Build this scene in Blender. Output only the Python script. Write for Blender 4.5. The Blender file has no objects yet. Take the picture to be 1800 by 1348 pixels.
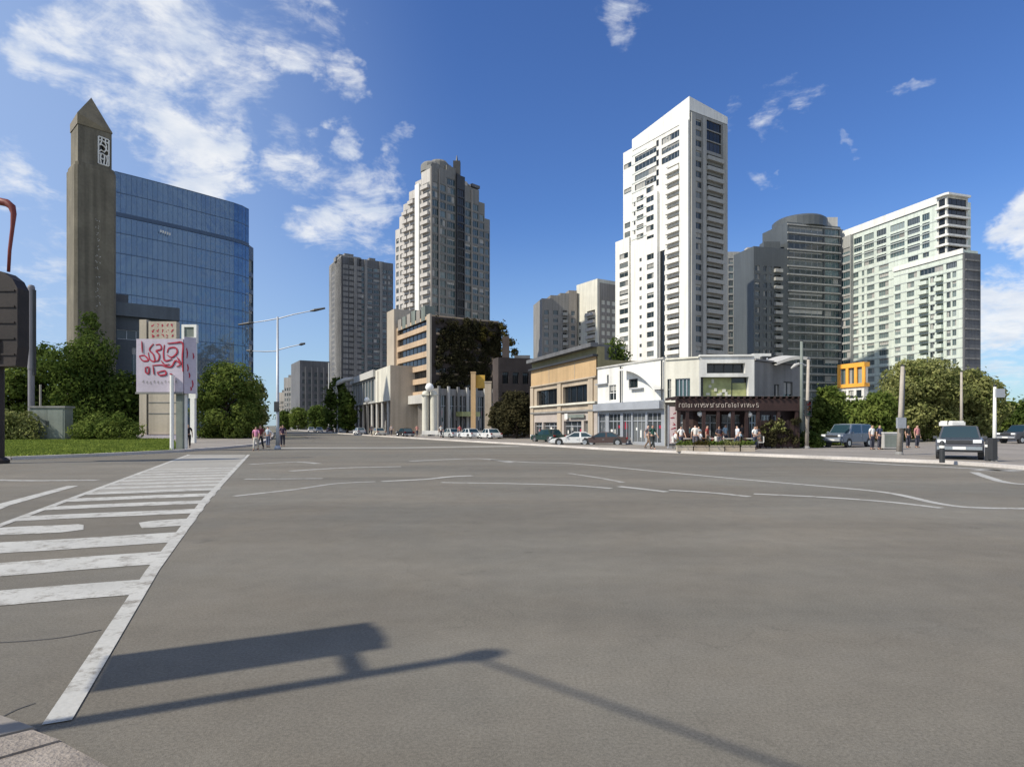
import bpy, bmesh, math, random
from mathutils import Vector, Matrix
R = math.radians
sc = bpy.context.scene
COL = sc.collection

# ---------------------------------------------------------------- camera, sky, sun, exposure
F, CX, HY, CH = 1072.0, 900.0, 748.0, 1.8          # focal length in photo pixels, principal column, horizon row, eye height
cam_d = bpy.data.cameras.new('camera'); cam = bpy.data.objects.new('camera', cam_d); COL.objects.link(cam)
cam.location = (0, 0, CH); cam.rotation_euler = (R(90), 0, 0)
cam_d.sensor_width = 36; cam_d.lens = 36 * F / 1800; cam_d.shift_y = (HY - 674) / 1800
cam_d.clip_start = .1; cam_d.clip_end = 9000
sc.camera = cam
sc.render.resolution_x, sc.render.resolution_y = 1024, 766
sc.view_settings.view_transform = 'Standard'; sc.view_settings.look = 'None'
sc.view_settings.gamma = 1; sc.view_settings.exposure = 0.27
sc.cycles.use_denoising = True
sc.cycles.use_adaptive_sampling = True; sc.cycles.adaptive_threshold = 0.015
sc.cycles.max_bounces = 6; sc.cycles.transparent_max_bounces = 6
sc.cycles.sample_clamp_indirect = 6

SUN_EL = R(42)
SH = Vector((-.913, -.409, 0)).normalized()          # horizontal direction towards the sun
SUN = Vector((SH.x * math.cos(SUN_EL), SH.y * math.cos(SUN_EL), math.sin(SUN_EL)))
sun_d = bpy.data.lights.new('sun', 'SUN'); sun_d.energy = 4.1; sun_d.angle = R(.8); sun_d.color = (1, .925, .79)
sun = bpy.data.objects.new('sun', sun_d); COL.objects.link(sun)
sun.rotation_euler = SUN.to_track_quat('Z', 'Y').to_euler(); sun.location = (-30, -20, 60)

world = bpy.data.worlds.new('World'); sc.world = world; world.use_nodes = True
def build_sky():
    nt = world.node_tree; N = nt.nodes; L = nt.links
    N.clear()
    out = N.new('ShaderNodeOutputWorld'); bg = N.new('ShaderNodeBackground'); bg.inputs[1].default_value = .112
    L.new(bg.outputs[0], out.inputs[0])
    sky = N.new('ShaderNodeTexSky'); sky.sky_type = 'NISHITA'; sky.sun_disc = False
    sky.sun_elevation = SUN_EL; sky.sun_rotation = math.atan2(SH.x, SH.y)
    sky.air_density = 1.0; sky.dust_density = .5; sky.ozone_density = 2.6; sky.altitude = 0
    tint = N.new('ShaderNodeHueSaturation'); tint.inputs['Saturation'].default_value = 1.12
    tint.inputs['Hue'].default_value = .515
    L.new(sky.outputs[0], tint.inputs['Color'])
    deep = N.new('ShaderNodeVectorMath'); deep.operation = 'MULTIPLY'; deep.inputs[1].default_value = (.70, .95, 1.12); L.new(tint.outputs[0], deep.inputs[0])
    tc = N.new('ShaderNodeTexCoord'); nrm = N.new('ShaderNodeVectorMath'); nrm.operation = 'NORMALIZE'
    L.new(tc.outputs['Generated'], nrm.inputs[0])
    def math_(op, a, b=None, c=None, clamp=False):
        n = N.new('ShaderNodeMath'); n.operation = op; n.use_clamp = clamp
        for i, x in enumerate((a, b, c)):
            if x is None: continue
            if isinstance(x, (int, float)): n.inputs[i].default_value = x
            else: L.new(x, n.inputs[i])
        return n.outputs[0]
    # banks of cloud: direction (as seen from the street), angular size, thickness
    banks = [(70, 62, 50, .8), (150, 105, 55, .7), (215, 60, 95, .9), (300, 70, 130, 1), (250, 165, 90, .95), (265, 240, 85, 1),
             (330, 300, 90, 1), (400, 130, 100, .85), (405, 290, 55, .95), (480, 60, 75, .75), (350, 20, 130, .8), (560, 90, 60, .75),
             (600, 150, 50, .95), (470, 150, 55, .7), (545, 110, 50, .8), (520, 230, 30, .5), (597, 256, 34, .8), (520, 300, 36, .7), (655, 235, 26, .5), (636, 75, 30, .62),
             (705, 266, 26, .7), (590, 385, 85, .8), (640, 350, 60, .8), (505, 325, 45, .65), (680, 312, 32, .7), (640, 420, 45, .7),
             (55, 350, 70, .7), (90, 440, 65, .6), (20, 340, 60, .7), (70, 520, 70, .62), (180, 20, 60, .7), (560, 0, 40, .55),
             (1090, 22, 45, .66), (1298, 184, 28, .62), (1400, 180, 40, .6), (1430, 176, 26, .6), (1342, 290, 24, .62),
             (1492, 258, 16, .6), (1612, 144, 24, .62), (1795, 412, 55, 1), (1775, 545, 85, .95), (1730, 560, 50, .8), (1770, 640, 70, .7), (1850, 480, 70, .6), (1750, 690, 60, .6)]
    # ragged edges: the direction is warped by noise before the banks are measured
    wn = N.new('ShaderNodeTexNoise'); wn.inputs['Scale'].default_value = 9; wn.inputs['Detail'].default_value = 5; wn.inputs['Roughness'].default_value = .6; L.new(nrm.outputs[0], wn.inputs['Vector'])
    w1 = N.new('ShaderNodeVectorMath'); w1.operation = 'SUBTRACT'; w1.inputs[1].default_value = (.5, .5, .5); L.new(wn.outputs['Color'], w1.inputs[0])
    w2 = N.new('ShaderNodeVectorMath'); w2.operation = 'MULTIPLY_ADD'; w2.inputs[1].default_value = (.2, .2, .13); L.new(w1.outputs[0], w2.inputs[0]); L.new(nrm.outputs[0], w2.inputs[2])
    w3 = N.new('ShaderNodeVectorMath'); w3.operation = 'NORMALIZE'; L.new(w2.outputs[0], w3.inputs[0])
    m = None; dirs = []
    for (x, y, r, k) in banks:
        d = Vector(((x - CX) / F, 1, (HY - y) / F)); ln = d.length; d.normalize()
        dirs.append((d, r / F / ln * 1.15, k))
    # unseen cloud banks added behind and above the street to whiten the fill light
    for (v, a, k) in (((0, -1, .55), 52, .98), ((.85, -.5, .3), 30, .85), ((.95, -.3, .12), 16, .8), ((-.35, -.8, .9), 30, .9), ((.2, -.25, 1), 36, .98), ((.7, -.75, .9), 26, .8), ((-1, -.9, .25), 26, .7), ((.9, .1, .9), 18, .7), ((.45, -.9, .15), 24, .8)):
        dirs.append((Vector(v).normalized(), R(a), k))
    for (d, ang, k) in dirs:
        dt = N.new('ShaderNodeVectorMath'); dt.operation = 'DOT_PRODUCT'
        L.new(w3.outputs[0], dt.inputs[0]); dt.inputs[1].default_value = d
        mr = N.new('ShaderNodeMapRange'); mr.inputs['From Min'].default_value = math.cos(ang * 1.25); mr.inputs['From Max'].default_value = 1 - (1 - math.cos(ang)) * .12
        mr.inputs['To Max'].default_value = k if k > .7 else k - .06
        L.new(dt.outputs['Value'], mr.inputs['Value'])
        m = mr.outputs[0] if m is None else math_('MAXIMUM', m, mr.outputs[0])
    sep = N.new('ShaderNodeSeparateXYZ'); L.new(nrm.outputs[0], sep.inputs[0])
    # flatten towards the horizon, as a real cloud deck does
    up = math_('ADD', math_('MAXIMUM', sep.outputs[2], 0.0), .28)
    fl = N.new('ShaderNodeCombineXYZ')
    L.new(math_('DIVIDE', sep.outputs[0], up), fl.inputs[0]); L.new(math_('DIVIDE', sep.outputs[1], up), fl.inputs[1]); L.new(math_('MULTIPLY', sep.outputs[2], 2.2), fl.inputs[2])
    def noise(scale, det, rough, dist):
        n = N.new('ShaderNodeTexNoise'); n.inputs['Scale'].default_value = scale; n.inputs['Detail'].default_value = det
        n.inputs['Roughness'].default_value = rough; n.inputs['Distortion'].default_value = dist
        L.new(fl.outputs[0], n.inputs['Vector']); return n.outputs[0]
    n1, n2 = noise(5.5, 9, .64, .5), noise(17, 6, .62, .3)
    nn = math_('ADD', math_('MULTIPLY', n1, .72), math_('MULTIPLY', n2, .28))
    dens = math_('ADD', math_('MULTIPLY', math_('SUBTRACT', nn, .5), 3.7), math_('SUBTRACT', math_('MULTIPLY', m, 1.34), .61))
    dr = N.new('ShaderNodeMapRange'); dr.interpolation_type = 'SMOOTHSTEP'
    dr.inputs['From Min'].default_value = -.06; dr.inputs['From Max'].default_value = .95
    L.new(dens, dr.inputs['Value'])
    # thin high veil brightening the sky on the sun's side
    vd = N.new('ShaderNodeVectorMath'); vd.operation = 'DOT_PRODUCT'; L.new(nrm.outputs[0], vd.inputs[0]); vd.inputs[1].default_value = Vector((-.86, .48, .18)).normalized()
    vr = N.new('ShaderNodeMapRange'); vr.interpolation_type = 'SMOOTHSTEP'; vr.inputs['From Min'].default_value = .55; vr.inputs['From Max'].default_value = 1.02; vr.inputs['To Max'].default_value = .62
    L.new(vd.outputs['Value'], vr.inputs['Value'])
    veil = N.new('ShaderNodeMix'); veil.data_type = 'RGBA'; veil.inputs[7].default_value = (3.5, 4.6, 6.4, 1)
    hz = N.new('ShaderNodeMapRange'); hz.interpolation_type = 'SMOOTHSTEP'; hz.inputs['From Min'].default_value = .34; hz.inputs['From Max'].default_value = -.02; hz.inputs['To Max'].default_value = .5; L.new(sep.outputs[2], hz.inputs['Value'])
    low = N.new('ShaderNodeMix'); low.data_type = 'RGBA'; low.inputs[7].default_value = (3.3, 4.15, 5.2, 1); L.new(hz.outputs[0], low.inputs[0]); L.new(deep.outputs[0], low.inputs[6])
    L.new(vr.outputs[0], veil.inputs[0]); L.new(low.outputs[2], veil.inputs[6])
    # thick parts go grey underneath
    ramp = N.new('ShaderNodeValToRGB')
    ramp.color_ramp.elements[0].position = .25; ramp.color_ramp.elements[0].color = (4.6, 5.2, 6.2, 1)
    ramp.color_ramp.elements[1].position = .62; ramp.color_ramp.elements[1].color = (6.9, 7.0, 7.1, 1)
    n3 = noise(9, 4, .55, .2); L.new(n3, ramp.inputs[0])
    mix = N.new('ShaderNodeMix'); mix.data_type = 'RGBA'
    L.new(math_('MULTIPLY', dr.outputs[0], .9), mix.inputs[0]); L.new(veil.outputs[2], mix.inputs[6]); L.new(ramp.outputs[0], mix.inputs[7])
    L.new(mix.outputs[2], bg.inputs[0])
    world.cycles.sampling_method = 'MANUAL'; world.cycles.sample_map_resolution = 512
build_sky()

# ---------------------------------------------------------------- helpers
def gp(x, y, z=0.):
    """ground point seen at photo pixel x, y"""
    d = F * (CH - z) / (y - HY); return Vector(((x - CX) / F * d, d, z))
def ap(x, d):
    """plan point in the direction of photo column x at distance d"""
    return Vector(((x - CX) / F * d, d))
def zz(y, d): return CH + (HY - y) / F * d
def tag(o, label=None, cat=None, group=None, kind=None):
    for k, v in (('label', label), ('category', cat), ('group', group), ('kind', kind)):
        if v: o[k] = v
    return o
def thing(name, label, cat, loc=(0, 0, 0), rz=0., group=None):
    o = bpy.data.objects.new(name, None); COL.objects.link(o); o.location = loc; o.rotation_euler = (0, 0, rz)
    o.empty_display_size = .3
    return tag(o, label, cat, group)

class MB:
    def __init__(s): s.v = []; s.f = []; s.m = []
    def quad(s, a, b, c, d, mi=0): s.poly((a, b, c, d), mi)
    def poly(s, pts, mi=0):
        n = len(s.v); s.v += [tuple(p) for p in pts]; s.f.append(tuple(range(n, n + len(pts)))); s.m.append(mi)
    def box(s, lo, hi, mi=0, M=None):
        x0, y0, z0 = lo; x1, y1, z1 = hi
        c = [(x0, y0, z0), (x1, y0, z0), (x1, y1, z0), (x0, y1, z0), (x0, y0, z1), (x1, y0, z1), (x1, y1, z1), (x0, y1, z1)]
        if M is not None: c = [M @ Vector(p) for p in c]
        n = len(s.v); s.v += [tuple(p) for p in c]
        for q in ((0, 3, 2, 1), (4, 5, 6, 7), (0, 1, 5, 4), (1, 2, 6, 5), (2, 3, 7, 6), (3, 0, 4, 7)):
            s.f.append(tuple(n + i for i in q)); s.m.append(mi)
    def prism(s, pts, z0, z1, mi=0, bottom=False):
        """pts: plan points, counter-clockwise seen from above"""
        k = len(pts)
        for i in range(k):
            a, b = pts[i], pts[(i + 1) % k]
            s.quad((a[0], a[1], z0), (b[0], b[1], z0), (b[0], b[1], z1), (a[0], a[1], z1), mi)
        s.poly([(p[0], p[1], z1) for p in pts], mi)
        if bottom: s.poly([(p[0], p[1], z0) for p in reversed(pts)], mi)
    def tube(s, pts, rad, seg=8, mi=0, caps=True):
        pts = [Vector(p) for p in pts]; n0 = len(s.v); k = len(pts)
        if not hasattr(rad, '__len__'): rad = [rad] * k
        for i, p in enumerate(pts):
            t = (pts[min(i + 1, k - 1)] - pts[max(i - 1, 0)]).normalized()
            a = Vector((0, 0, 1)) if abs(t.z) < .9 else Vector((1, 0, 0))
            u = t.cross(a).normalized(); w = t.cross(u)
            for j in range(seg):
                q = 2 * math.pi * j / seg
                s.v.append(tuple(p + (u * math.cos(q) + w * math.sin(q)) * rad[i]))
        for i in range(k - 1):
            for j in range(seg):
                a = n0 + i * seg + j; b = n0 + i * seg + (j + 1) % seg
                s.f.append((a, a + seg, b + seg, b)); s.m.append(mi)
        if caps:
            s.f.append(tuple(n0 + j for j in range(seg))); s.m.append(mi)
            s.f.append(tuple(n0 + (k - 1) * seg + j for j in reversed(range(seg)))); s.m.append(mi)
    def lathe(s, prof, c=(0, 0, 0), seg=14, mi=0):
        n0 = len(s.v); k = len(prof)
        for (r, z) in prof:
            for j in range(seg):
                q = 2 * math.pi * j / seg; s.v.append((c[0] + r * math.cos(q), c[1] + r * math.sin(q), c[2] + z))
        for i in range(k - 1):
            for j in range(seg):
                a = n0 + i * seg + j; b = n0 + i * seg + (j + 1) % seg
                s.f.append((a, b, b + seg, a + seg)); s.m.append(mi)
        s.f.append(tuple(n0 + j for j in reversed(range(seg)))); s.m.append(mi)
        s.f.append(tuple(n0 + (k - 1) * seg + j for j in range(seg))); s.m.append(mi)
    def ribbon(s, pts, w, z, mi=0):
        """flat strip on the ground; w one width or one per point"""
        P = [Vector((p[0], p[1])) for p in pts]; k = len(P)
        ws = w if hasattr(w, '__len__') else [w] * k
        e = []
        for i, p in enumerate(P):
            t = (P[min(i + 1, k - 1)] - P[max(i - 1, 0)]).normalized(); n = Vector((-t.y, t.x)) * ws[i] / 2
            e.append((p - n, p + n))
        for i in range(k - 1):
            a, b = e[i]; c, d = e[i + 1]
            s.quad((a.x, a.y, z), (c.x, c.y, z), (d.x, d.y, z), (b.x, b.y, z), mi)
    def mesh(s, name, mats, origin=(0, 0, 0), smooth=False):
        me = bpy.data.meshes.new(name); o = Vector(origin)
        me.from_pydata([tuple(Vector(v) - o) for v in s.v], [], s.f)
        for m in (mats if isinstance(mats, (list, tuple)) else [mats]): me.materials.append(m)
        if any(s.m): me.polygons.foreach_set('material_index', s.m)
        if smooth: me.polygons.foreach_set('use_smooth', [True] * len(me.polygons))
        me.update(); return me
    def build(s, name, mats, parent=None, origin=None, smooth=False, kind=None):
        """vertices are in world coordinates unless origin is (0,0,0); parent sits at origin"""
        if origin is None: origin = parent.location if parent is not None else (0, 0, 0)
        o = bpy.data.objects.new(name, s.mesh(name, mats, origin, smooth)); COL.objects.link(o)
        if parent is not None: o.parent = parent
        if kind: o['kind'] = kind
        return o
O0 = (0, 0, 0)
def smooth_curve(pts, n=6):
    """Catmull-Rom through plan points"""
    P = [Vector(p) for p in pts]; out = []
    for i in range(len(P) - 1):
        a, b, c, d = P[max(i - 1, 0)], P[i], P[i + 1], P[min(i + 2, len(P) - 1)]
        for k in range(n):
            t = k / n
            out.append(.5 * ((2 * b) + (c - a) * t + (2 * a - 5 * b + 4 * c - d) * t * t + (3 * b - a - 3 * c + d) * t ** 3))
    return out + [P[-1]]

# ---------------------------------------------------------------- materials
def mat(name, col, rough=.75, var=.14, scale=.35, fine=9., bump=0., metal=0., streak=0., spec=.4, rnd=0., emit=0.):
    m = bpy.data.materials.new(name); m.use_nodes = True
    nt = m.node_tree; N = nt.nodes; L = nt.links; b = N['Principled BSDF']
    b.inputs['Roughness'].default_value = rough; b.inputs['Metallic'].default_value = metal; b.inputs['Specular IOR Level'].default_value = spec
    tc = N.new('ShaderNodeTexCoord')
    def noise(sc_, det, vec=None):
        n = N.new('ShaderNodeTexNoise'); n.inputs['Scale'].default_value = sc_; n.inputs['Detail'].default_value = det
        L.new(vec or tc.outputs['Object'], n.inputs['Vector']); return n.outputs[0]
    def mrange(x, lo, hi, a=.3, c=.7):
        n = N.new('ShaderNodeMapRange'); n.inputs['From Min'].default_value = a; n.inputs['From Max'].default_value = c
        n.inputs['To Min'].default_value = lo; n.inputs['To Max'].default_value = hi; L.new(x, n.inputs['Value']); return n.outputs[0]
    def mul(a, c):
        n = N.new('ShaderNodeMath'); n.operation = 'MULTIPLY'; L.new(a, n.inputs[0]); L.new(c, n.inputs[1]); return n.outputs[0]
    f = mul(mrange(noise(scale, 4), 1 - var, 1 + var), mrange(noise(fine, 3), 1 - var * .5, 1 + var * .5))
    if streak:
        mp = N.new('ShaderNodeMapping'); mp.inputs['Scale'].default_value = (1.4, 1.4, .06); L.new(tc.outputs['Object'], mp.inputs[0])
        f = mul(f, mrange(noise(1., 5, mp.outputs[0]), 1 - streak, 1.03, .35, .6))
    if rnd:
        oi = N.new('ShaderNodeObjectInfo'); f = mul(f, mrange(oi.outputs['Random'], 1 - rnd, 1 + rnd, 0, 1))
    vm = N.new('ShaderNodeVectorMath'); vm.operation = 'SCALE'; vm.inputs[0].default_value = col[:3]; L.new(f, vm.inputs['Scale'])
    L.new(vm.outputs[0], b.inputs['Base Color'])
    if bump:
        bp = N.new('ShaderNodeBump'); bp.inputs['Strength'].default_value = bump; bp.inputs['Distance'].default_value = .03
        L.new(noise(fine * 2, 4), bp.inputs['Height']); L.new(bp.outputs[0], b.inputs['Normal'])
    if emit:
        b.inputs['Emission Color'].default_value = (*col[:3], 1); b.inputs['Emission Strength'].default_value = emit
    return m

def glass_mat(name, dark, light, share=.25, rough=.08, metal=0., wob=.0, mid=None):
    """window glass: some panes show a pale blind behind them"""
    m = bpy.data.materials.new(name); m.use_nodes = True
    nt = m.node_tree; N = nt.nodes; L = nt.links; b = N['Principled BSDF']
    b.inputs['Roughness'].default_value = rough; b.inputs['Metallic'].default_value = metal; b.inputs['Specular IOR Level'].default_value = .6
    oi = N.new('ShaderNodeObjectInfo'); ge = N.new('ShaderNodeNewGeometry')
    ad = N.new('ShaderNodeMath'); ad.operation = 'ADD'; L.new(oi.outputs['Random'], ad.inputs[0]); L.new(ge.outputs['Random Per Island'], ad.inputs[1])
    fr = N.new('ShaderNodeMath'); fr.operation = 'FRACT'; L.new(ad.outputs[0], fr.inputs[0])
    rp = N.new('ShaderNodeValToRGB'); e = rp.color_ramp.elements
    e[0].position = 0; e[0].color = (*dark, 1); e[1].position = 1; e[1].color = (*light, 1)
    k = rp.color_ramp.elements.new(1 - share); k.color = (tuple(mid) if mid else tuple(d * 1.6 + .004 for d in dark)) + (1,)
    L.new(fr.outputs[0], rp.inputs[0]); L.new(rp.outputs[0], b.inputs['Base Color'])
    if wob:
        tc = N.new('ShaderNodeTexCoord'); n = N.new('ShaderNodeTexNoise'); n.inputs['Scale'].default_value = .25; n.inputs['Detail'].default_value = 3
        L.new(tc.outputs['Object'], n.inputs['Vector']); bp = N.new('ShaderNodeBump'); bp.inputs['Strength'].default_value = wob; bp.inputs['Distance'].default_value = .6
        L.new(n.outputs[0], bp.inputs['Height']); L.new(bp.outputs[0], b.inputs['Normal'])
    return m

def leaf_mat(name, a, c, trans=.38):
    m = bpy.data.materials.new(name); m.use_nodes = True
    nt = m.node_tree; N = nt.nodes; L = nt.links; N.remove(N['Principled BSDF']); out = N['Material Output']
    ge = N.new('ShaderNodeNewGeometry'); tc = N.new('ShaderNodeTexCoord')
    n = N.new('ShaderNodeTexNoise'); n.inputs['Scale'].default_value = .55; n.inputs['Detail'].default_value = 2; L.new(tc.outputs['Object'], n.inputs['Vector'])
    ad = N.new('ShaderNodeMath'); ad.operation = 'MULTIPLY_ADD'; ad.inputs[1].default_value = .45; L.new(ge.outputs['Random Per Island'], ad.inputs[0])
    sb = N.new('ShaderNodeMath'); sb.operation = 'MULTIPLY_ADD'; sb.inputs[1].default_value = 1.5; sb.inputs[2].default_value = -.48; L.new(n.outputs[0], sb.inputs[0]); L.new(sb.outputs[0], ad.inputs[2])
    rp = N.new('ShaderNodeValToRGB'); e = rp.color_ramp.elements; e[0].color = (*a, 1); e[1].color = (*c, 1); e[0].position = .1; e[1].position = .95
    L.new(ad.outputs[0], rp.inputs[0])
    d = N.new('ShaderNodeBsdfDiffuse'); t = N.new('ShaderNodeBsdfTranslucent'); mx = N.new('ShaderNodeMixShader'); mx.inputs[0].default_value = trans
    L.new(rp.outputs[0], d.inputs[0]); L.new(rp.outputs[0], t.inputs[0]); L.new(d.outputs[0], mx.inputs[1]); L.new(t.outputs[0], mx.inputs[2]); L.new(mx.outputs[0], out.inputs[0])
    return m

def asphalt_mat():
    m = bpy.data.materials.new('asphalt'); m.use_nodes = True
    nt = m.node_tree; N = nt.nodes; L = nt.links; b = N['Principled BSDF']; b.inputs['Specular IOR Level'].default_value = .3
    tc = N.new('ShaderNodeTexCoord'); O = tc.outputs['Object']
    def noise(s, det, vec=O, rough=.55, dist=0):
        n = N.new('ShaderNodeTexNoise'); n.inputs['Scale'].default_value = s; n.inputs['Detail'].default_value = det
        n.inputs['Roughness'].default_value = rough; n.inputs['Distortion'].default_value = dist; L.new(vec, n.inputs['Vector']); return n.outputs[0]
    def mr(x, a, c, lo, hi):
        n = N.new('ShaderNodeMapRange'); n.inputs['From Min'].default_value = a; n.inputs['From Max'].default_value = c
        n.inputs['To Min'].default_value = lo; n.inputs['To Max'].default_value = hi; L.new(x, n.inputs['Value']); return n.outputs[0]
    def mul(a, c):
        n = N.new('ShaderNodeMath'); n.operation = 'MULTIPLY'; L.new(a, n.inputs[0]); L.new(c, n.inputs[1]); return n.outputs[0]
    mp = N.new('ShaderNodeMapping'); mp.inputs['Rotation'].default_value = (0, 0, R(14)); mp.inputs['Scale'].default_value = (.05, .42, 1); L.new(O, mp.inputs[0])
    mp2 = N.new('ShaderNodeMapping'); mp2.inputs['Rotation'].default_value = (0, 0, R(20)); mp2.inputs['Scale'].default_value = (.03, .16, 1); L.new(O, mp2.inputs[0])
    f = mul(mr(noise(1, 4, mp.outputs[0], .6, .6), .3, .7, .88, 1.12), mr(noise(1, 3, mp2.outputs[0], .5, .8), .35, .68, .85, 1.08))
    f = mul(f, mr(noise(.35, 5, O, .65), .3, .7, .92, 1.09))
    f = mul(f, mr(noise(2.6, 5, O, .7), .25, .75, .9, 1.1))
    f = mul(f, mr(noise(45, 3, O, .7), .3, .7, .76, 1.24))
    f = mul(f, mr(noise(160, 2, O, .7), .3, .7, .74, 1.26))
    st = noise(.9, 4, O, .75); f = mul(f, mr(st, .64, .74, 1, .74))          # oil stains
    vo = N.new('ShaderNodeTexVoronoi'); vo.feature = 'DISTANCE_TO_EDGE'; vo.inputs['Scale'].default_value = .11
    wn = N.new('ShaderNodeTexNoise'); wn.inputs['Scale'].default_value = .8; wn.inputs['Detail'].default_value = 6; L.new(O, wn.inputs['Vector'])
    vs = N.new('ShaderNodeVectorMath'); vs.operation = 'MULTIPLY_ADD'; vs.inputs[1].default_value = (2.2, 2.2, 0); L.new(wn.outputs['Color'], vs.inputs[0]); L.new(O, vs.inputs[2])
    L.new(vs.outputs[0], vo.inputs['Vector'])
    f = mul(f, mr(vo.outputs['Distance'], .0005, .0018, .9, 1))                # sealed cracks
    # older and newer lays of asphalt: some browner, some greyer
    cm = N.new('ShaderNodeMix'); cm.data_type = 'RGBA'; cm.inputs[6].default_value = (.17, .152, .121, 1); cm.inputs[7].default_value = (.162, .151, .125, 1)
    L.new(mr(noise(.16, 4, O, .6, .5), .4, .6, 0, 1), cm.inputs[0])
    vm = N.new('ShaderNodeVectorMath'); vm.operation = 'SCALE'; L.new(cm.outputs[2], vm.inputs[0]); L.new(f, vm.inputs['Scale'])
    L.new(vm.outputs[0], b.inputs['Base Color'])
    L.new(mr(noise(1.2, 3), .3, .7, .78, .95), b.inputs['Roughness'])
    bp = N.new('ShaderNodeBump'); bp.inputs['Strength'].default_value = .5; bp.inputs['Distance'].default_value = .006
    L.new(noise(150, 3), bp.inputs['Height']); L.new(bp.outputs[0], b.inputs['Normal'])
    return m
ASPHALT = (.154, .139, .113)
def paint_mat(name, col, wear=.45):
    """road paint worn through to the asphalt in specks"""
    m = mat(name, col, .7, .12, .8, 30, .1); nt = m.node_tree; N = nt.nodes; L = nt.links; b = N['Principled BSDF']
    src = b.inputs['Base Color'].links[0].from_socket
    tc = N.new('ShaderNodeTexCoord'); n = N.new('ShaderNodeTexNoise'); n.inputs['Scale'].default_value = 3.2; n.inputs['Detail'].default_value = 9; n.inputs['Roughness'].default_value = .8
    L.new(tc.outputs['Object'], n.inputs['Vector'])
    mr = N.new('ShaderNodeMapRange'); mr.inputs['From Min'].default_value = wear + .16; mr.inputs['From Max'].default_value = wear + .02
    L.new(n.outputs[0], mr.inputs['Value'])
    mx = N.new('ShaderNodeMix'); mx.data_type = 'RGBA'; mx.inputs[6].default_value = (*[c * 1.25 for c in ASPHALT], 1)
    L.new(mr.outputs[0], mx.inputs[0]); L.new(src, mx.inputs[7]); L.new(mx.outputs[2], b.inputs['Base Color'])
    return m

M = {}
M['asphalt'] = asphalt_mat()
M['paint'] = paint_mat('road_paint', (.46, .45, .41), .48)
M['paint_lane'] = paint_mat('faded_lane_paint', (.42, .41, .375), .49)
M['paint_thin'] = paint_mat('worn_road_paint', (.36, .35, .32), .46)
M['paving'] = mat('pale_paving', (.3, .285, .25), .85, .12, .25, 5, .1)
M['pavement'] = mat('pavement_concrete', (.25, .225, .195), .85, .16, .3, 6, .2)
M['corner_stone'] = mat('corner_stone', (.26, .225, .19), .9, .3, 2.5, 22, .6)
M['kerb'] = mat('kerb_stone', (.56, .52, .48), .8, .15, .5, 8, .2)
M['lawn'] = mat('lawn', (.135, .18, .036), .95, .3, .25, 5, .4)
M['earth'] = mat('ground_earth', (.16, .15, .11), .95, .25, .02, .8)
M['tower_stone'] = mat('dark_stone', (.18, .16, .118), .85, .2, .25, 2.5, .4, streak=.3)
M['tower_cap'] = mat('bronze_roof', (.21, .17, .1), .5, .2, .4, 5)
M['white'] = mat('white_paint', (.78, .77, .72), .55, .06, .3, 6, streak=.12)
M['white_wall'] = mat('white_render', (.74, .73, .68), .7, .08, .3, 5, streak=.2)
M['cream_wall'] = mat('cream_render', (.66, .64, .55), .7, .08, .3, 5, streak=.15)
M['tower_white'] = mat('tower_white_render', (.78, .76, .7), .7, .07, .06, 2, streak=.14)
M['tower_grey'] = mat('tower_grey_concrete', (.36, .36, .34), .75, .1, .06, 2, streak=.16)
M['pale_green_wall'] = mat('pale_green_render', (.6, .66, .585), .7, .07, .06, 2, streak=.14)
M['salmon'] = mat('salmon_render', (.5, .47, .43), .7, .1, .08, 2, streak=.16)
M['taupe'] = mat('taupe_concrete', (.3, .275, .245), .75, .12, .08, 2, streak=.2)
M['grey_conc'] = mat('grey_concrete', (.24, .235, .225), .8, .14, .1, 2, streak=.25)
M['dark_conc'] = mat('dark_concrete', (.135, .138, .145), .8, .16, .1, 2, streak=.2)
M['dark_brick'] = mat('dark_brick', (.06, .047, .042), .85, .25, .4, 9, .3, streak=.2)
M['beige'] = mat('beige_render', (.46, .4, .32), .75, .1, .2, 4, streak=.2)
M['tan'] = mat('tan_render', (.44, .365, .275), .75, .1, .3, 4, streak=.16)
M['orange_tan'] = mat('orange_tan_panel', (.5, .345, .185), .65, .08, .4, 4, streak=.14)
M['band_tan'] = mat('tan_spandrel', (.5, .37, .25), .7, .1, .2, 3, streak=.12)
M['siding'] = mat('grey_siding', (.42, .37, .33), .75, .1, .6, 7)
M['olive'] = mat('olive_render', (.27, .24, .13), .8, .15, .3, 4, streak=.2)
M['roofing'] = mat('roofing_felt', (.1, .1, .1), .9, .2, .2, 3)
M['dark_metal'] = mat('dark_metal', (.04, .042, .045), .5, .15, .5, 6)
M['column_grey'] = mat('mauve_grey_metal', (.2, .19, .21), .55, .1, .6, 8)
M['grey_metal'] = mat('galvanised_metal', (.4, .42, .45), .45, .1, .6, 8, metal=.3)
M['pole_beige'] = mat('weathered_pole', (.38, .34, .29), .75, .18, .8, 6)
M['red_metal'] = mat('dull_red_metal', (.22, .045, .032), .5, .15, .6, 6)
M['rust'] = mat('dark_brown_metal', (.028, .02, .016), .6, .3, 1.2, 7, .2)
M['orange'] = mat('orange_paint', (.85, .4, .06), .6, .08, .2, 3)
M['gold'] = mat('gold_panel', (.55, .34, .06), .6, .12, .5, 4)
M['red_paint'] = mat('red_lettering', (.38, .02, .05), .6, .2, 3, 9)
M['black_paint'] = mat('black_lettering', (.02, .02, .022), .6, .2, 3, 9)
M['lavender'] = mat('lavender_board', (.5, .45, .52), .55, .1, .6, 5, streak=.12)
M['light_box'] = mat('frosted_globe', (.9, .9, .86), .3, .03)
M['green_panel'] = mat('olive_green_panel', (.36, .38, .17), .6, .3, .7, 3)
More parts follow.
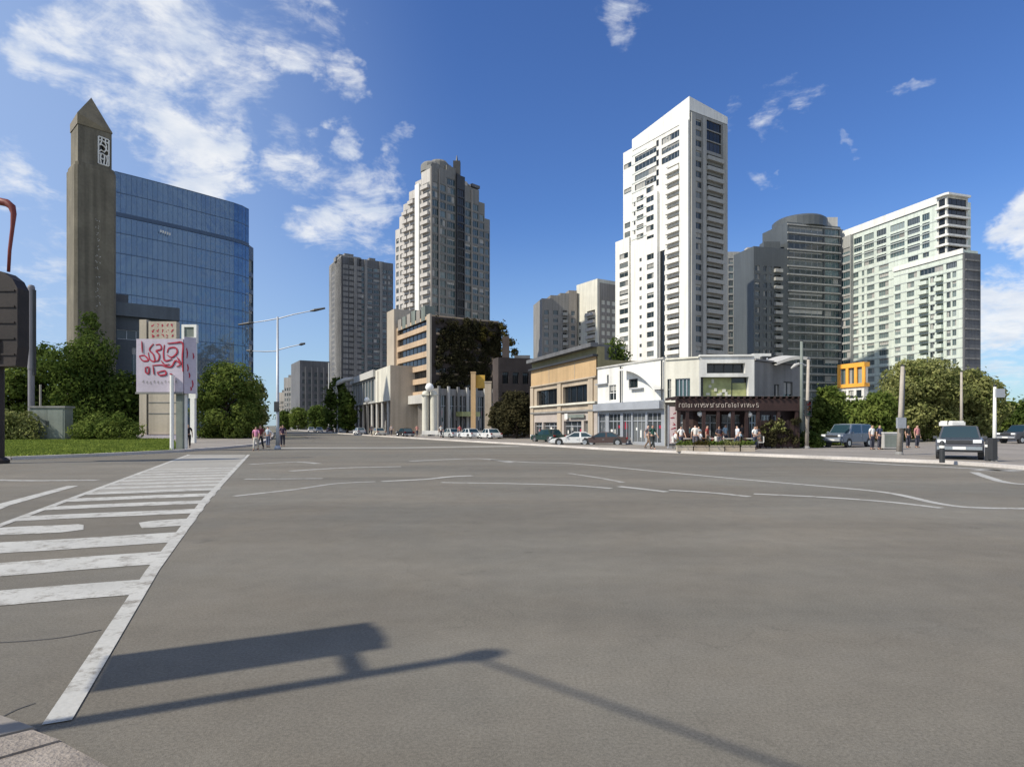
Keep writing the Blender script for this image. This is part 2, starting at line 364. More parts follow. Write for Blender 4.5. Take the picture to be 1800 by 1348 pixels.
M['maroon'] = mat('dark_maroon_wood', (.035, .018, .016), .7, .3, .8, 6)
M['rubber'] = mat('tyre_rubber', (.018, .018, .018), .85, .1)
M['chrome'] = mat('bright_metal', (.6, .62, .64), .25, .06, metal=.9)
M['bark'] = mat('bark', (.075, .058, .042), .9, .3, 2, 14, .5)
M['plate'] = mat('number_plate', (.75, .75, .72), .5, .05)
M['redlight'] = mat('red_lens', (.3, .01, .01), .25, .05)
M['amber'] = mat('amber_lens', (.25, .1, .01), .25, .05)
M['greenlens'] = mat('green_lens', (.01, .12, .06), .25, .05)
M['lens'] = mat('clear_lens', (.8, .82, .82), .15, .04)
M['cabinet'] = mat('grey_green_steel', (.19, .215, .19), .6, .12, .6, 5, streak=.2)
M['bandstone'] = mat('pale_concrete_slab', (.5, .49, .46), .75, .1, .2, 3, streak=.15)
M['glass'] = glass_mat('window_glass', (.012, .018, .022), (.3, .3, .27), .22)
M['glass_far'] = glass_mat('tower_glass', (.02, .03, .036), (.16, .18, .18), .4, .12)
M['glass_pale'] = glass_mat('pale_teal_glass', (.07, .1, .1), (.28, .33, .32), .5, .1)
M['blind'] = mat('window_blind', (.34, .335, .31), .8, .1, .3, 4, rnd=.3)
M['glass_teal'] = glass_mat('teal_glass', (.025, .05, .055), (.14, .2, .21), .4, .1)
M['glass_black'] = glass_mat('black_glass', (.006, .008, .01), (.05, .05, .05), .1, .06)
M['curtain'] = glass_mat('blue_curtain_glass', (.125, .192, .275), (.14, .21, .297), .5, .09, .6, .34, (.132, .2, .286))
M['carglass'] = glass_mat('car_glass', (.012, .03, .04), (.02, .04, .05), .2, .05)
M['shop'] = glass_mat('shop_glass', (.03, .035, .038), (.3, .31, .31), .45, .1)
M['blue_frame'] = mat('blue_metal_frame', (.06, .1, .17), .45, .1, .2, 3)
M['blue_metal'] = mat('blue_grey_mullion', (.075, .12, .19), .3, .1, .2, 3)
M['groove'] = mat('floor_groove', (.4, .44, .42), .6, .1, .1, 2)
M['tower_white_shade'] = mat('shaded_tower_render', (.3, .3, .285), .7, .1, .06, 2, streak=.14)  # white tower's right face: its shade is mixed into a greyer colour
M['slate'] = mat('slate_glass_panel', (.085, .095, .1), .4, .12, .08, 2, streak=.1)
M['tower_shaded'] = mat('shaded_tower_panel', (.19, .188, .175), .65, .12, .08, 2, streak=.15)  # stepped tower's right side: grey cladding darkened further to carry its shade
M['annex_wall'] = mat('slate_panel', (.07, .085, .1), .6, .14, .2, 3, streak=.15)
M['annex_trim'] = mat('slate_trim', (.1, .12, .14), .6, .14, .2, 3, streak=.15)
M['leaf_dark'] = leaf_mat('dark_leaves', (.03, .056, .014), (.15, .2, .047))
M['leaf_mid'] = leaf_mat('mid_green_leaves', (.052, .09, .018), (.25, .3, .075))
M['leaf_olive'] = leaf_mat('olive_leaves', (.095, .122, .036), (.42, .42, .165))
M['leaf_ivy'] = leaf_mat('ivy_leaves', (.026, .027, .015), (.1, .09, .045))
M['leaf_dry'] = leaf_mat('dry_leaves', (.03, .034, .012), (.15, .12, .035))
M['blade'] = leaf_mat('grass_blades', (.1, .145, .028), (.27, .32, .07))

# ---------------------------------------------------------------- building kit
def ext(p, d, x):
    """where the line from plan point p along d crosses the sight line of photo column x"""
    k = (x - CX) / F; t = (k * p.y - p.x) / (d[0] - k * d[1]); return Vector((p.x + d[0] * t, p.y + d[1] * t))
WM = {}
STY = {  # glass, frame, mullions, transom height share, balcony
    'far': ('glass_far', 'tower_grey', 1, 0, None), 'pane': ('glass', 'dark_metal', 1, 0, None), 'band': ('glass_far', 'grey_metal', 5, 0, None),
    'teal': ('glass_teal', 'grey_metal', 3, 0, None), 'black': ('glass_black', 'dark_metal', 2, 0, None), 'pale': ('glass_pale', 'tower_grey', 1, 0, None), 'paleband': ('glass_pale', 'tower_grey', 4, 0, None), 'balp': ('glass_pale', 'tower_grey', 2, 0, 'pale_green_wall'), 'slot': ('glass_black', 'dark_metal', 0, 0, None),
    'shop': ('shop', 'grey_metal', 2, .72, None), 'bal': ('glass_far', 'tower_grey', 2, 0, 'tower_white'), 'balg': ('glass_teal', 'tower_grey', 2, 0, 'tower_grey'),
    'bals': ('glass_far', 'salmon', 1, 0, 'salmon'), 'garage': ('glass_black', 'dark_metal', 7, 0, None), 'big': ('glass_black', 'dark_metal', 3, 0, None),
    'sash': ('glass', 'white', 1, .5, None), 'louvre': ('glass_black', 'dark_conc', 4, 0, None)}
def window_mesh(w, h, st, dep, var=0):
    key = (round(w, 2), round(h, 2), st, dep, var)
    if key in WM: return WM[key]
    g, fr, mul, tr, bal = STY[st]
    b = MB(); y = dep - .04; t = min(.09, w * .06)
    b.quad((-w / 2, y, 0), (w / 2, y, 0), (w / 2, y, h), (-w / 2, y, h), 0)
    for i in range(1, mul + 1):
        x = -w / 2 + w * i / (mul + 1); b.box((x - t / 2, y - .06, .002), (x + t / 2, y - .004, h - .002), 1)
    if tr: b.box((-w / 2 + .002, y - .07, h * tr - t / 2), (w / 2 - .002, y - .005, h * tr + t / 2), 1)
    b.box((-w / 2 + .001, y - .05, .001), (w / 2 - .001, y - .003, t), 1); b.box((-w / 2 + .001, y - .05, h - t), (w / 2 - .001, y - .003, h - .001), 1)
    if st == 'shop':
        rr_ = random.Random(var * 7 + int(w * 13))
        for _ in range(4):
            xa, za, ww, hh = rr_.uniform(-.45, .3), rr_.uniform(.05, .5), rr_.uniform(.06, .18), rr_.uniform(.08, .3)
            b.quad((w * xa, y - .0025 - .0003 * _, h * za), (w * (xa + ww), y - .0025 - .0003 * _, h * za), (w * (xa + ww), y - .0025 - .0003 * _, h * (za + hh)), (w * xa, y - .0025 - .0003 * _, h * (za + hh)), 2 + rr_.randrange(4))
    # blinds and curtains drawn to different heights
    if var and g in ('glass', 'glass_far', 'glass_teal', 'glass_pale'):
        xa, xb, za = ((-.47, .47, .62), (-.47, .47, .35), (-.47, -.05, .06), (.12, .47, .06), (-.47, .47, .8))[var - 1]
        b.quad((w * xa, y - .0025, h * za), (w * xb, y - .0025, h * za), (w * xb, y - .0025, h * .97), (w * xa, y - .0025, h * .97), 2)
    me = b.mesh('window', [M[g], M[fr], M['blind'], M['salmon'], M['red_paint'], M['white']] if st == 'shop' else [M[g], M[fr], M['blind']], O0)
    bm_ = None
    if bal:
        c = MB(); c.box((-w / 2 - .12, -1.05, -.22), (w / 2 + .12, -.003, -.02)); c.box((-w / 2 - .12, -1.05, -.02), (w / 2 + .12, -.95, .95))
        c.box((-w / 2 - .12, -.95, -.02), (-w / 2 - .03, -.003, .95)); c.box((w / 2 + .03, -.95, -.02), (w / 2 + .12, -.003, .95))
        bm_ = c.mesh('balcony', [M[bal]], O0)
    WM[key] = (me, bm_); return WM[key]
def grid(cols, z0, pitch, n, h, sty, skip=()):
    return [(a, b, z0 + k * pitch, z0 + k * pitch + h, sty) for k in range(n) if k not in skip for (a, b) in cols]
SEP = {'pier', 'column', 'roof_plant', 'downpipe', 'balcony_slab', 'balcony_glazing', 'pilaster', 'ledge', 'floor_band', 'roof_drum', 'panel_joint', 'sign_board', 'floor_line', 'end_wall_rail', 'sill'}
def wvar(w):
    q = math.sin(w[0][0] * 12.9898 + w[0][1] * 78.233 + w[0][2] * 37.719) * 43758.5453; q -= math.floor(q)
    k = 16 if STY[w[4]][0] == 'glass_teal' else 11
    return int(q * k) if q * k < 6 else 0
class Bld:
    def __init__(s, name, label, base, cat='building', group=None):
        s.root = thing(name, label, cat, (base[0], base[1], 0), group=group); s.parts = {}; s.w = []; s.tok = 0; s.nb = 0
    def mb(s, part, m):
        k = (part, m)
        if part in SEP: k = (part, m, len(s.parts))
        else: k = (part, m, -s.tok)
        if k not in s.parts: s.parts[k] = MB()
        return s.parts[k]
    def face(s, p0, p1, z0, z1, ops=(), part='wall', m='white_wall', dep=.3, px=False):
        """p0 to p1 left to right seen from outside; openings (u0, u1, z0, z1, style), u in metres or photo columns"""
        b = s.mb(part, m); p0 = Vector(p0[:2]); p1 = Vector(p1[:2]); u = (p1 - p0); W = u.length; u = u / W; n = Vector((u.y, -u.x))
        P = lambda a, z, d=0: (p0.x + u.x * a - n.x * d, p0.y + u.y * a - n.y * d, z)
        o2 = []
        for (a, c, za, zb, st) in ops:
            if px:
                a = (ext(p0, u, a) - p0).dot(u); c = (ext(p0, u, c) - p0).dot(u)
            a, c = max(a, .04), min(c, W - .04); za, zb = max(za, z0 + .03), min(zb, z1 - .05)
            if c - a > .05 and zb - za > .05: o2.append((round(a, 3), round(c, 3), round(za, 3), round(zb, 3), st))
        us = sorted({0, W} | {o[0] for o in o2} | {o[1] for o in o2}); zs = sorted({z0, z1} | {o[2] for o in o2} | {o[3] for o in o2})
        for i in range(len(us) - 1):
            a, c = us[i], us[i + 1]; mid = (a + c) / 2; col = [o for o in o2 if o[0] < mid < o[1]]
            j = 0
            while j < len(zs) - 1:
                if any(o[2] < (zs[j] + zs[j + 1]) / 2 < o[3] for o in col): j += 1; continue
                k = j
                while k + 1 < len(zs) - 1 and not any(o[2] < (zs[k + 1] + zs[k + 2]) / 2 < o[3] for o in col): k += 1
                b.quad(P(a, zs[j]), P(c, zs[j]), P(c, zs[k + 1]), P(a, zs[k + 1])); j = k + 1
        rz = math.atan2(u.y, u.x)
        for (a, c, za, zb, st) in o2:
            d = 1.1 if STY[st][4] else dep
            b.quad(P(a, za), P(a, zb), P(a, zb, d), P(a, za, d)); b.quad(P(c, zb), P(c, za), P(c, za, d), P(c, zb, d))
            b.quad(P(a, za), P(a, za, d), P(c, za, d), P(c, za)); b.quad(P(a, zb, d), P(a, zb), P(c, zb), P(c, zb, d))
            s.w.append((P((a + c) / 2, za), rz, c - a, zb - za, st, d))
    def block(s, p0, p1, dep, z0, z1, front=(), right=(), left=(), part='wall', m='white_wall', roof='roofing', px=False, wd=.3, parapet=0., rm=None):
        s.nb += 1; s.tok = s.nb
        p0 = Vector(p0[:2]); p1 = Vector(p1[:2]); u = (p1 - p0).normalized(); n = Vector((u.y, -u.x)); q0 = p0 - n * dep; q1 = p1 - n * dep
        s.face(p0, p1, z0, z1, front, part, m, wd, px); s.face(p1, q1, z0, z1, right, part if not rm else 'side_wall', rm or m, wd, px)
        s.face(q1, q0, z0, z1, (), part, m); s.face(q0, p0, z0, z1, left, part, m, wd, px)
        if roof:
            b = s.mb('roof', roof); zr = z1 - parapet
            i = .3 if parapet else .0
            c = [p0 + u * i - n * i, p1 - u * i - n * i, q1 - u * i + n * i, q0 + u * i + n * i]
            b.poly([(p.x, p.y, zr) for p in c])
            if parapet:
                w = s.mb(part, m); oc = [p0, p1, q1, q0]
                for k in range(4):
                    a, e = c[k], c[(k + 1) % 4]; A, E = oc[k], oc[(k + 1) % 4]
                    w.quad((e.x, e.y, zr), (a.x, a.y, zr), (a.x, a.y, z1), (e.x, e.y, z1)); w.quad((A.x, A.y, z1), (E.x, E.y, z1), (e.x, e.y, z1), (a.x, a.y, z1))
        s.tok = 0
        return q0, q1
    def obox(s, c, u, w, d, z0, z1, part, m):
        """box with its front edge centred on plan point c along u, d deep behind"""
        u = Vector(u).normalized(); n = Vector((u.y, -u.x)); a = Vector(c[:2]) - u * w / 2; e = Vector(c[:2]) + u * w / 2
        s.mb(part, m).prism([a, e, e - n * d, a - n * d], z0, z1, bottom=True)
    def done(s):
        base = s.root.location
        for k, b in s.parts.items(): b.build(k[0], M[k[1]], s.root)
        Y = lambda w: -w[2] * w[3] / max(w[0][1], 1) ** 2
        for what in ('window', 'balcony'):
            lst = [w for w in sorted(s.w, key=Y) if what == 'window' or STY[w[4]][4]]
            for w in lst[:100]:
                me = window_mesh(w[2], w[3], w[4], w[5], wvar(w))[0 if what == 'window' else 1]
                o = bpy.data.objects.new(what, me); COL.objects.link(o); o.parent = s.root; o.location = Vector(w[0]) - base; o.rotation_euler = (0, 0, w[1])
            rest = {}
            for w in lst[100:]: rest.setdefault(STY[w[4]][0] if what == 'window' else STY[w[4]][4], []).append(w)
            if rest:
                b = MB(); mats = []
                for w in lst[100:]:
                    me = window_mesh(w[2], w[3], w[4], w[5], wvar(w))[0 if what == 'window' else 1]
                    X = Matrix.Translation(w[0]) @ Matrix.Rotation(w[1], 4, 'Z'); n0 = len(b.v)
                    b.v += [tuple(X @ v.co) for v in me.vertices]
                    idx = []
                    for mm in me.materials:
                        if mm not in mats: mats.append(mm)
                        idx.append(mats.index(mm))
                    for p in me.polygons: b.f.append(tuple(n0 + i for i in p.vertices)); b.m.append(idx[p.material_index])
                b.build(what, mats, s.root, kind='stuff')

# ---------------------------------------------------------------- plants
def crown_mesh(name, blobs, n, size, mt, seed, flat=.75):
    rnd = random.Random(seed); v = []; f = []
    wts = [b[3] ** 2 for b in blobs]
    for _ in range(n):
        c = rnd.choices(blobs, wts)[0]
        d = Vector((rnd.gauss(0, 1), rnd.gauss(0, 1), rnd.gauss(0, 1))).normalized()
        r = c[3] * (1.02 - .5 * rnd.random() ** 2.2)
        p = Vector((c[0], c[1], c[2])) + Vector((d.x, d.y, d.z * (c[4] if len(c) > 4 else flat))) * r
        if rnd.random() < .16: p += d * rnd.random() ** 1.5 * size * 3.2
        if p.z < .05: continue
        nrm = (d + Vector((rnd.gauss(0, .6), rnd.gauss(0, .6), rnd.gauss(0, .6) + .2))).normalized()
        a = nrm.orthogonal().normalized(); a = (Matrix.Rotation(rnd.random() * 6.283, 3, nrm) @ a); b = nrm.cross(a)
        s = size * (.55 + .9 * rnd.random()); k = len(v)
        v += [tuple(p - a * s), tuple(p + b * s * .55 + nrm * s * .12), tuple(p + a * s), tuple(p - b * s * .55 + nrm * s * .12)]; f.append((k, k + 1, k + 2, k + 3))
    me = bpy.data.meshes.new(name); me.from_pydata(v, [], f); me.materials.append(M[mt]); me.update(); return me
def tree(name, label, x, y_top, d, wpx, blobs=None, n=5000, size=.3, mt='leaf_mid', seed=1, cat='tree', group=None, trunk=True, low=.18, conic=False):
    """crown fills wpx photo columns around x, from y_top down to low * height"""
    H = zz(y_top, d); w = wpx / F * d; rnd = random.Random(seed); base = ap(x, d)
    root = thing(name, label, cat, (base.x, base.y, 0), group=group)
    if blobs is None:
        blobs = []; z0 = H * low
        k = 30
        for i in range(k):
            t = (i + .5) / k; z = z0 + (H - z0) * t
            prof = (1 - t) ** .75 if conic else math.sqrt(max(0, 1 - (2 * t - .85) ** 2 / 1.35))
            rr = w / 2 * prof; q = i * 2.4 + rnd.random(); r = max(w * .075, min(rr * .5, w * .17)) * (.7 + .6 * rnd.random())
            off = max(0, rr - r * .9) * (.55 + .5 * rnd.random() ** .5)
            blobs.append((math.cos(q) * off, math.sin(q) * off, min(z, H - r * .75), r))
        for q in range(7):
            a = q * .9; blobs.append((math.cos(a) * w * .25, math.sin(a) * w * .22, z0 + (H - z0) * (.25 + .08 * q) * .9, w * .2))
    else:
        blobs = [(b[0] * w, b[1] * w, b[2] * H, b[3] * w) for b in blobs]
    me = crown_mesh('crown', blobs, n, size, mt, seed); o = bpy.data.objects.new('crown', me); COL.objects.link(o); o.parent = root
    if trunk:
        b = MB(); tr = max(.12, H * .022)
        b.tube([(0, 0, -.05), (.05, 0, H * .12), (-.04, .05, H * .35), (.02, 0, H * .7)], [tr * 1.35, tr, tr * .8, tr * .25], 9)
        for bl in blobs[::2]:
            z = min(H * .2 + .35 * bl[2], bl[2] * .85); b.tube([(0, 0, z), (bl[0] * .5, bl[1] * .5, (z + bl[2]) / 2 + .1), (bl[0], bl[1], bl[2])], [tr * .5, tr * .3, tr * .1], 6)
        b.build('trunk', M['bark'], root, O0, smooth=True)
    return root
def bush(label, x0, x1, y_top, d, n, size, mt, seed, name='bush', dep=1.6, z0=0., group=None):
    """one shrub between two photo columns"""
    a, c = ap(x0, d), ap(x1, d); w = (c - a).length; H = zz(y_top, d) - z0; rnd = random.Random(seed); m = (a + c) / 2
    bl = []
    for i in range(11):
        r = H * rnd.uniform(.2, .36); bl.append((rnd.uniform(-.5, .5) * (w - 2 * r), rnd.uniform(-.5, .5) * dep, z0 + rnd.uniform(.25, .95) * (H - r), r, .9))
    for i in range(5): bl.append((w * (i / 4 - .5) * .8, 0, z0 + H * .3, H * .32, .9))
    root = thing(name, label, 'bush', (m.x, m.y, 0), group=group)
    o = bpy.data.objects.new('foliage', crown_mesh('foliage', bl, n, size, mt, seed)); COL.objects.link(o); o.parent = root
    b = MB()
    for i in range(5): b.tube([(rnd.uniform(-.2, .2) * w, 0, z0 - .02), (rnd.uniform(-.4, .4) * w, rnd.uniform(-.4, .4), z0 + H * .7)], [.04, .012], 5)
    b.build('stem', M['bark'], root, O0)
    return root

# ---------------------------------------------------------------- people
def skin(name, verts, edges, rads, root=0, lv=1):
    me = bpy.data.meshes.new(name); bm = bmesh.new(); ly = bm.verts.layers.skin.verify()
    vs = []
    for i, (p, r) in enumerate(zip(verts, rads)):
        v = bm.verts.new(p); v[ly].radius = (r, r); v[ly].use_root = i == root; vs.append(v)
    for a, b in edges: bm.edges.new((vs[a], vs[b]))
    bm.to_mesh(me); bm.free()
    o = bpy.data.objects.new(name, me); COL.objects.link(o)
    o.modifiers.new('skin', 'SKIN'); sm = o.modifiers.new('sub', 'SUBSURF'); sm.levels = lv
    dg = bpy.context.evaluated_depsgraph_get(); r = bpy.data.meshes.new_from_object(o.evaluated_get(dg)); r.name = name
    r.polygons.foreach_set('use_smooth', [True] * len(r.polygons))
    bpy.data.objects.remove(o); bpy.data.meshes.remove(me); return r
def pose_meshes(pose):
    """body, shirt, trousers, hair, shoe meshes for a 1.75 m figure facing -Y"""
    hz = .93; lean = 0
    kl, al, kr, ar = (-.1, -.02, .5), (-.1, .02, .08), (.1, -.02, .5), (.1, .02, .08)
    el, wl, er, wr = (-.25, .02, 1.15), (-.26, -.05, .9), (.25, .02, 1.15), (.26, -.05, .9)
    if pose == 'walk':
        kl, al, kr, ar = (-.1, -.2, .52), (-.1, -.3, .1), (.1, .05, .5), (.1, .34, .13); el, wl, er, wr = (-.25, .14, 1.17), (-.25, .12, .92), (.25, -.1, 1.16), (.25, -.25, .95)
    if pose == 'sit':
        hz = .5; kl, al, kr, ar = (-.12, -.42, .5), (-.12, -.42, .08), (.12, -.42, .5), (.12, -.4, .08); el, wl, er, wr = (-.25, -.08, .74), (-.18, -.34, .74), (.25, -.08, .74), (.18, -.34, .74)
    if pose == 'carry':
        el, wl, er, wr = (-.25, 0, 1.15), (-.12, -.26, 1.1), (.26, .04, 1.14), (.2, -.24, 1.2)
    dz = hz - .93
    S = lambda x, y, z: (x, y, z + dz)
    V = [S(0, 0, .95), S(0, .01, 1.12), S(0, 0, 1.32), S(0, .01, 1.46), S(0, 0, 1.53), S(0, -.015, 1.62), S(0, -.01, 1.7)]
    Rr = [.125, .115, .13, .075, .052, .082, .075]; E = [(0, 1), (1, 2), (2, 3), (3, 4), (4, 5), (5, 6)]
    def add(p, r, a): V.append(p); Rr.append(r); E.append((a, len(V) - 1)); return len(V) - 1
    for sx, k, a in ((-1, kl, al), (1, kr, ar)):
        h = add(S(.095 * sx, 0, .9), .09, 0); q = add(k, .058, h); c = add((k[0] * .5 + a[0] * .5, k[1] * .5 + a[1] * .5 + .015, k[2] * .55 + a[2] * .45), .055, q); n_ = add(a, .04, c); add((a[0] + .02 * sx, a[1] - .16, .035), .035, n_)
    hands = []
    for sx, e, w in ((-1, el, wl), (1, er, wr)):
        sh = add(S(.17 * sx, 0, 1.43), .06, 3); q = add(e, .042, sh); wv = add(w, .03, q)
        d = (Vector(w) - Vector(e)).normalized(); side = Vector((0, 1, 0)).cross(d)
        side = (Vector((0, -1, 0)) - d * d.dot(Vector((0, -1, 0))))
        side = side.normalized() if side.length > .1 else Vector((0, 0, 1))
        pm = add(tuple(Vector(w) + d * .07), .034, wv)
        for i in range(4):
            o = side * (.03 - .02 * i); ln = (.085, .1, .095, .075)[i]; add(tuple(Vector(w) + d * (.07 + ln) + o), .009, pm)
        add(tuple(Vector(w) + d * .06 + side * .06), .01, pm)
    add(S(0, -.105, 1.62), .012, 5)                                           # nose
    body = skin('body', V, E, Rr)
    ci = [0, 1, 2, 3]; CV = [V[i] for i in ci]; CR = [.14, .135, .15, .09]; CE = [(0, 1), (1, 2), (2, 3)]
    for sx, e in ((-1, el), (1, er)):
        CV.append(S(.17 * sx, 0, 1.43)); CR.append(.078); CE.append((3, len(CV) - 1)); CV.append(tuple(Vector(S(.17 * sx, 0, 1.43)) * .25 + Vector(e) * .75)); CR.append(.062); CE.append((len(CV) - 2, len(CV) - 1))
    shirt = skin('shirt', CV, CE, CR)
    TV = [S(0, 0, .99)]; TR = [.13]; TE = []
    for sx, k, a in ((-1, kl, al), (1, kr, ar)):
        TV += [S(.095 * sx, 0, .9), k, (a[0], a[1], a[2] + .03)]; TR += [.108, .078, .06]; n_ = len(TV); TE += [(0, n_ - 3), (n_ - 3, n_ - 2), (n_ - 2, n_ - 1)]
    trou = skin('trousers', TV, TE, TR)
    hair = skin('hair', [S(0, .03, 1.66), S(0, .01, 1.725)], [(0, 1)], [.086, .07])
    shoes = []
    for a in (al, ar):
        shoes.append(skin('shoe', [(a[0], a[1] + .05, a[2] - .035), (a[0], a[1] - .17, max(.035, a[2] - .05))], [(0, 1)], [.05, .042]))
    return body, shirt, trou, hair, shoes
POSES = {k: pose_meshes(k) for k in ('stand', 'walk', 'sit', 'carry')}
CLO = {}
def cloth(c):
    if c not in CLO: CLO[c] = mat('cloth', c, .85, .12, 6, 40)
    return CLO[c]
SKIN = [mat('skin', c, .55, .08, 8, 40) for c in ((.45, .27, .19), (.3, .17, .11), (.55, .36, .27))]
def person(label, x, y, rz, pose, shirt, trou, hair=(.03, .02, .015), sk=0, h=1.0, group=None, z=0.):
    root = thing('person', label, 'person', (x, y, z), rz, group); root.scale = (h, h, h)
    b, s, t, hr, sh = POSES[pose]
    def put(me, m):
        c = me.copy(); c.materials.clear(); c.materials.append(m); o = bpy.data.objects.new(me.name.split('.')[0], c); COL.objects.link(o); o.parent = root
    put(b, SKIN[sk]); put(s, cloth(shirt)); put(t, cloth(trou)); put(hr, cloth(hair))
    for q in sh: put(q, cloth((.03, .03, .03)))
    return root

# ---------------------------------------------------------------- vehicles
def car(name, label, x, y, rz, prof, cab, W, paint, cat='car', wheels=None, wr=.33, z=0., pill=None, front='x', rack=None):
    """prof: side outline of the lower body (x forward), cab: ((x0,x1,z) belt, (x0,x1,z) roof); all in metres"""
    root = thing(name, label, cat, (x, y, z), rz)
    b = MB(); k = len(prof); cx = sum(p[0] for p in prof) / k; cz = sum(p[1] for p in prof) / k
    sec = []
    for yy, sx, sz in ((-W / 2, .97, .93), (-W / 2 + .07, 1, 1), (W / 2 - .07, 1, 1), (W / 2, .97, .93)):
        sec.append([(cx + (p[0] - cx) * sx, yy, cz + (p[1] - cz) * sz) for p in prof])
    for a, c in zip(sec, sec[1:]):
        for i in range(k): b.quad(a[i], a[(i + 1) % k], c[(i + 1) % k], c[i])
    b.poly(list(reversed(sec[0]))); b.poly(sec[-1])
    (x0, x1, zb), (x2, x3, zr) = cab; wb, wt = W * .46, W * .38
    A = [(x0, -wb, zb), (x1, -wb, zb), (x1, wb, zb), (x0, wb, zb)]; T = [(x2, -wt, zr), (x3, -wt, zr), (x3, wt, zr), (x2, wt, zr)]
    xm = (x2 + x3) / 2; b.poly(T and [(x2, -wt, zr), (x3, -wt, zr), (x3, 0, zr + .05), (x2, 0, zr + .05)]); b.poly([(x2, 0, zr + .05), (x3, 0, zr + .05), (x3, wt, zr), (x2, wt, zr)])
    for i in range(4): b.quad(A[i], A[(i + 1) % 4], T[(i + 1) % 4], T[i])
    b.poly([T[1], T[2], (x3, 0, zr + .05)]); b.poly([T[3], T[0], (x2, 0, zr + .05)])
    me = b.mesh('body', [paint], O0); bm = bmesh.new(); bm.from_mesh(me); bmesh.ops.remove_doubles(bm, verts=bm.verts, dist=1e-4); bmesh.ops.recalc_face_normals(bm, faces=bm.faces)
    bmesh.ops.bevel(bm, geom=[e for e in bm.edges if e.is_manifold and e.calc_face_angle(0) > .3], offset=.025, segments=2, affect='EDGES', clamp_overlap=True); bm.to_mesh(me); bm.free()
    o = bpy.data.objects.new('body', me); COL.objects.link(o); o.parent = root
    def pane(c, ins, nm='window'):
        c = [Vector(p) for p in c]; m = sum(c, Vector()) / 4; n = (c[1] - c[0]).cross(c[3] - c[0]).normalized()
        q = MB(); P = [m + (p - m) * ins for p in c]; q.quad(*[p + n * .014 for p in P])
        for i in range(4): q.quad(P[i] - n * .01, P[(i + 1) % 4] - n * .01, P[(i + 1) % 4] + n * .014, P[i] + n * .014)
        q.build(nm, M['carglass'], root, O0)
    pane((A[1], A[2], T[2], T[1]), .9, 'windscreen'); pane((A[3], A[0], T[0], T[3]), .86, 'rear_window')
    mixp = lambda a, c, t: Vector(a) * (1 - t) + Vector(c) * t
    for s0, s1 in ((0, 1), (2, 3)):
        for t0, t1 in (((.03, .5), (.52, .97)) if pill is None else pill):
            pane((mixp(A[s0], A[s1], t0), mixp(A[s0], A[s1], t1), mixp(T[s0], T[s1], t1), mixp(T[s0], T[s1], t0)), .86)
    xf, xr = max(p[0] for p in prof), min(p[0] for p in prof)
    zt_, zb_ = zb - .06, min(p[1] for p in prof) + .06
    for s in (-1, 1):
        for fx in (x0 * .62, (x0 + x1) * .5 + .05, x1 * .86):
            q = MB(); q.box((fx - .009, s * W / 2 - .004, zb_ + .1), (fx + .009, s * W / 2 + .004, zt_)); q.build('panel_gap', M['dark_metal'], root, O0)
        q = MB(); q.box(((x0 + x1) * .5 + .14, s * (W / 2 + .012) - .012, zt_ - .14), ((x0 + x1) * .5 + .3, s * (W / 2 + .012) + .012, zt_ - .1)); q.build('door_handle', M['chrome'], root, O0)
    for wx in wheels or (xr + .85, xf - .85):
        for sy in (-1, 1):
            q = MB(); q.tube([(wx, sy * (W / 2 - .2), wr), (wx, sy * (W / 2 - .02), wr), (wx, sy * (W / 2 + .012), wr)], [wr, wr, wr * .9], 18)
            wo = q.build('wheel', M['rubber'], root, O0, smooth=False)
            q = MB(); q.tube([(wx, sy * (W / 2 + .0), wr), (wx, sy * (W / 2 + .022), wr)], [wr * .64, wr * .58], 14); q.build('rim', M['chrome'], wo, O0)
            q = MB(); q.tube([(wx, sy * (W / 2 - .22), wr + .03), (wx, sy * (W / 2 + .002), wr + .03)], [wr * 1.2, wr * 1.17], 18); q.build('wheel_arch', M['dark_metal'], root, O0)
    zl = cz + .08
    for sy in (-1, 1):
        q = MB(); q.box((xf - .12, sy * W * .37 - .17, zl - .02), (xf + .012, sy * W * .37 + .17, zl + .14)); q.build('headlight', M['lens'], root, O0)
        q = MB(); q.box((xr - .012, sy * W * .4 - .11, zl), (xr + .1, sy * W * .4 + .11, zl + .14)); q.build('tail_light', M['redlight'], root, O0)
        q = MB(); q.box((x1 - .22, sy * (W / 2 + .07) - .08, zb + .02), (x1 - .1, sy * (W / 2 + .07) + .08, zb + .15)); q.tube([(x1 - .16, sy * (W / 2 - .1), zb + .02), (x1 - .16, sy * (W / 2 + .05), zb + .06)], .025, 6); q.build('mirror', paint, root, O0)
    q = MB(); q.box((xf - .1, -W * .27, zl - .05), (xf + .008, W * .27, zl + .1)); q.build('grille', M['dark_metal'], root, O0)
    for xa in (xf, xr):
        q = MB(); q.box((xa - .07, -W * .47, zl - .36), (xa + .07, W * .47, zl - .2)); q.build('bumper', M['chrome'] if rack else M['grey_metal'], root, O0)
        q = MB(); q.box((xa - .082 if xa < 0 else xa + .07, -.26, zl - .34), (xa - .07 if xa < 0 else xa + .082, .26, zl - .21)); q.build('number_plate', M['plate'], root, O0)
    return root
def paintm(c, r=.25): return mat('car_paint', c, r, .03, 1, 3, metal=.15, spec=.6)
SEDAN = ([(-2.2, .3), (2.15, .3), (2.2, .55), (2.1, .72), (1.05, .86), (-1.4, .9), (-2.1, .86), (-2.22, .55)], ((-1.55, 1.05, .84), (-1.0, .35, 1.38)))
COUPE = ([(-2.2, .27), (2.2, .25), (2.3, .45), (2.05, .62), (.95, .78), (-1.5, .82), (-2.15, .78), (-2.25, .5)], ((-1.75, .95, .76), (-.95, .15, 1.2)))
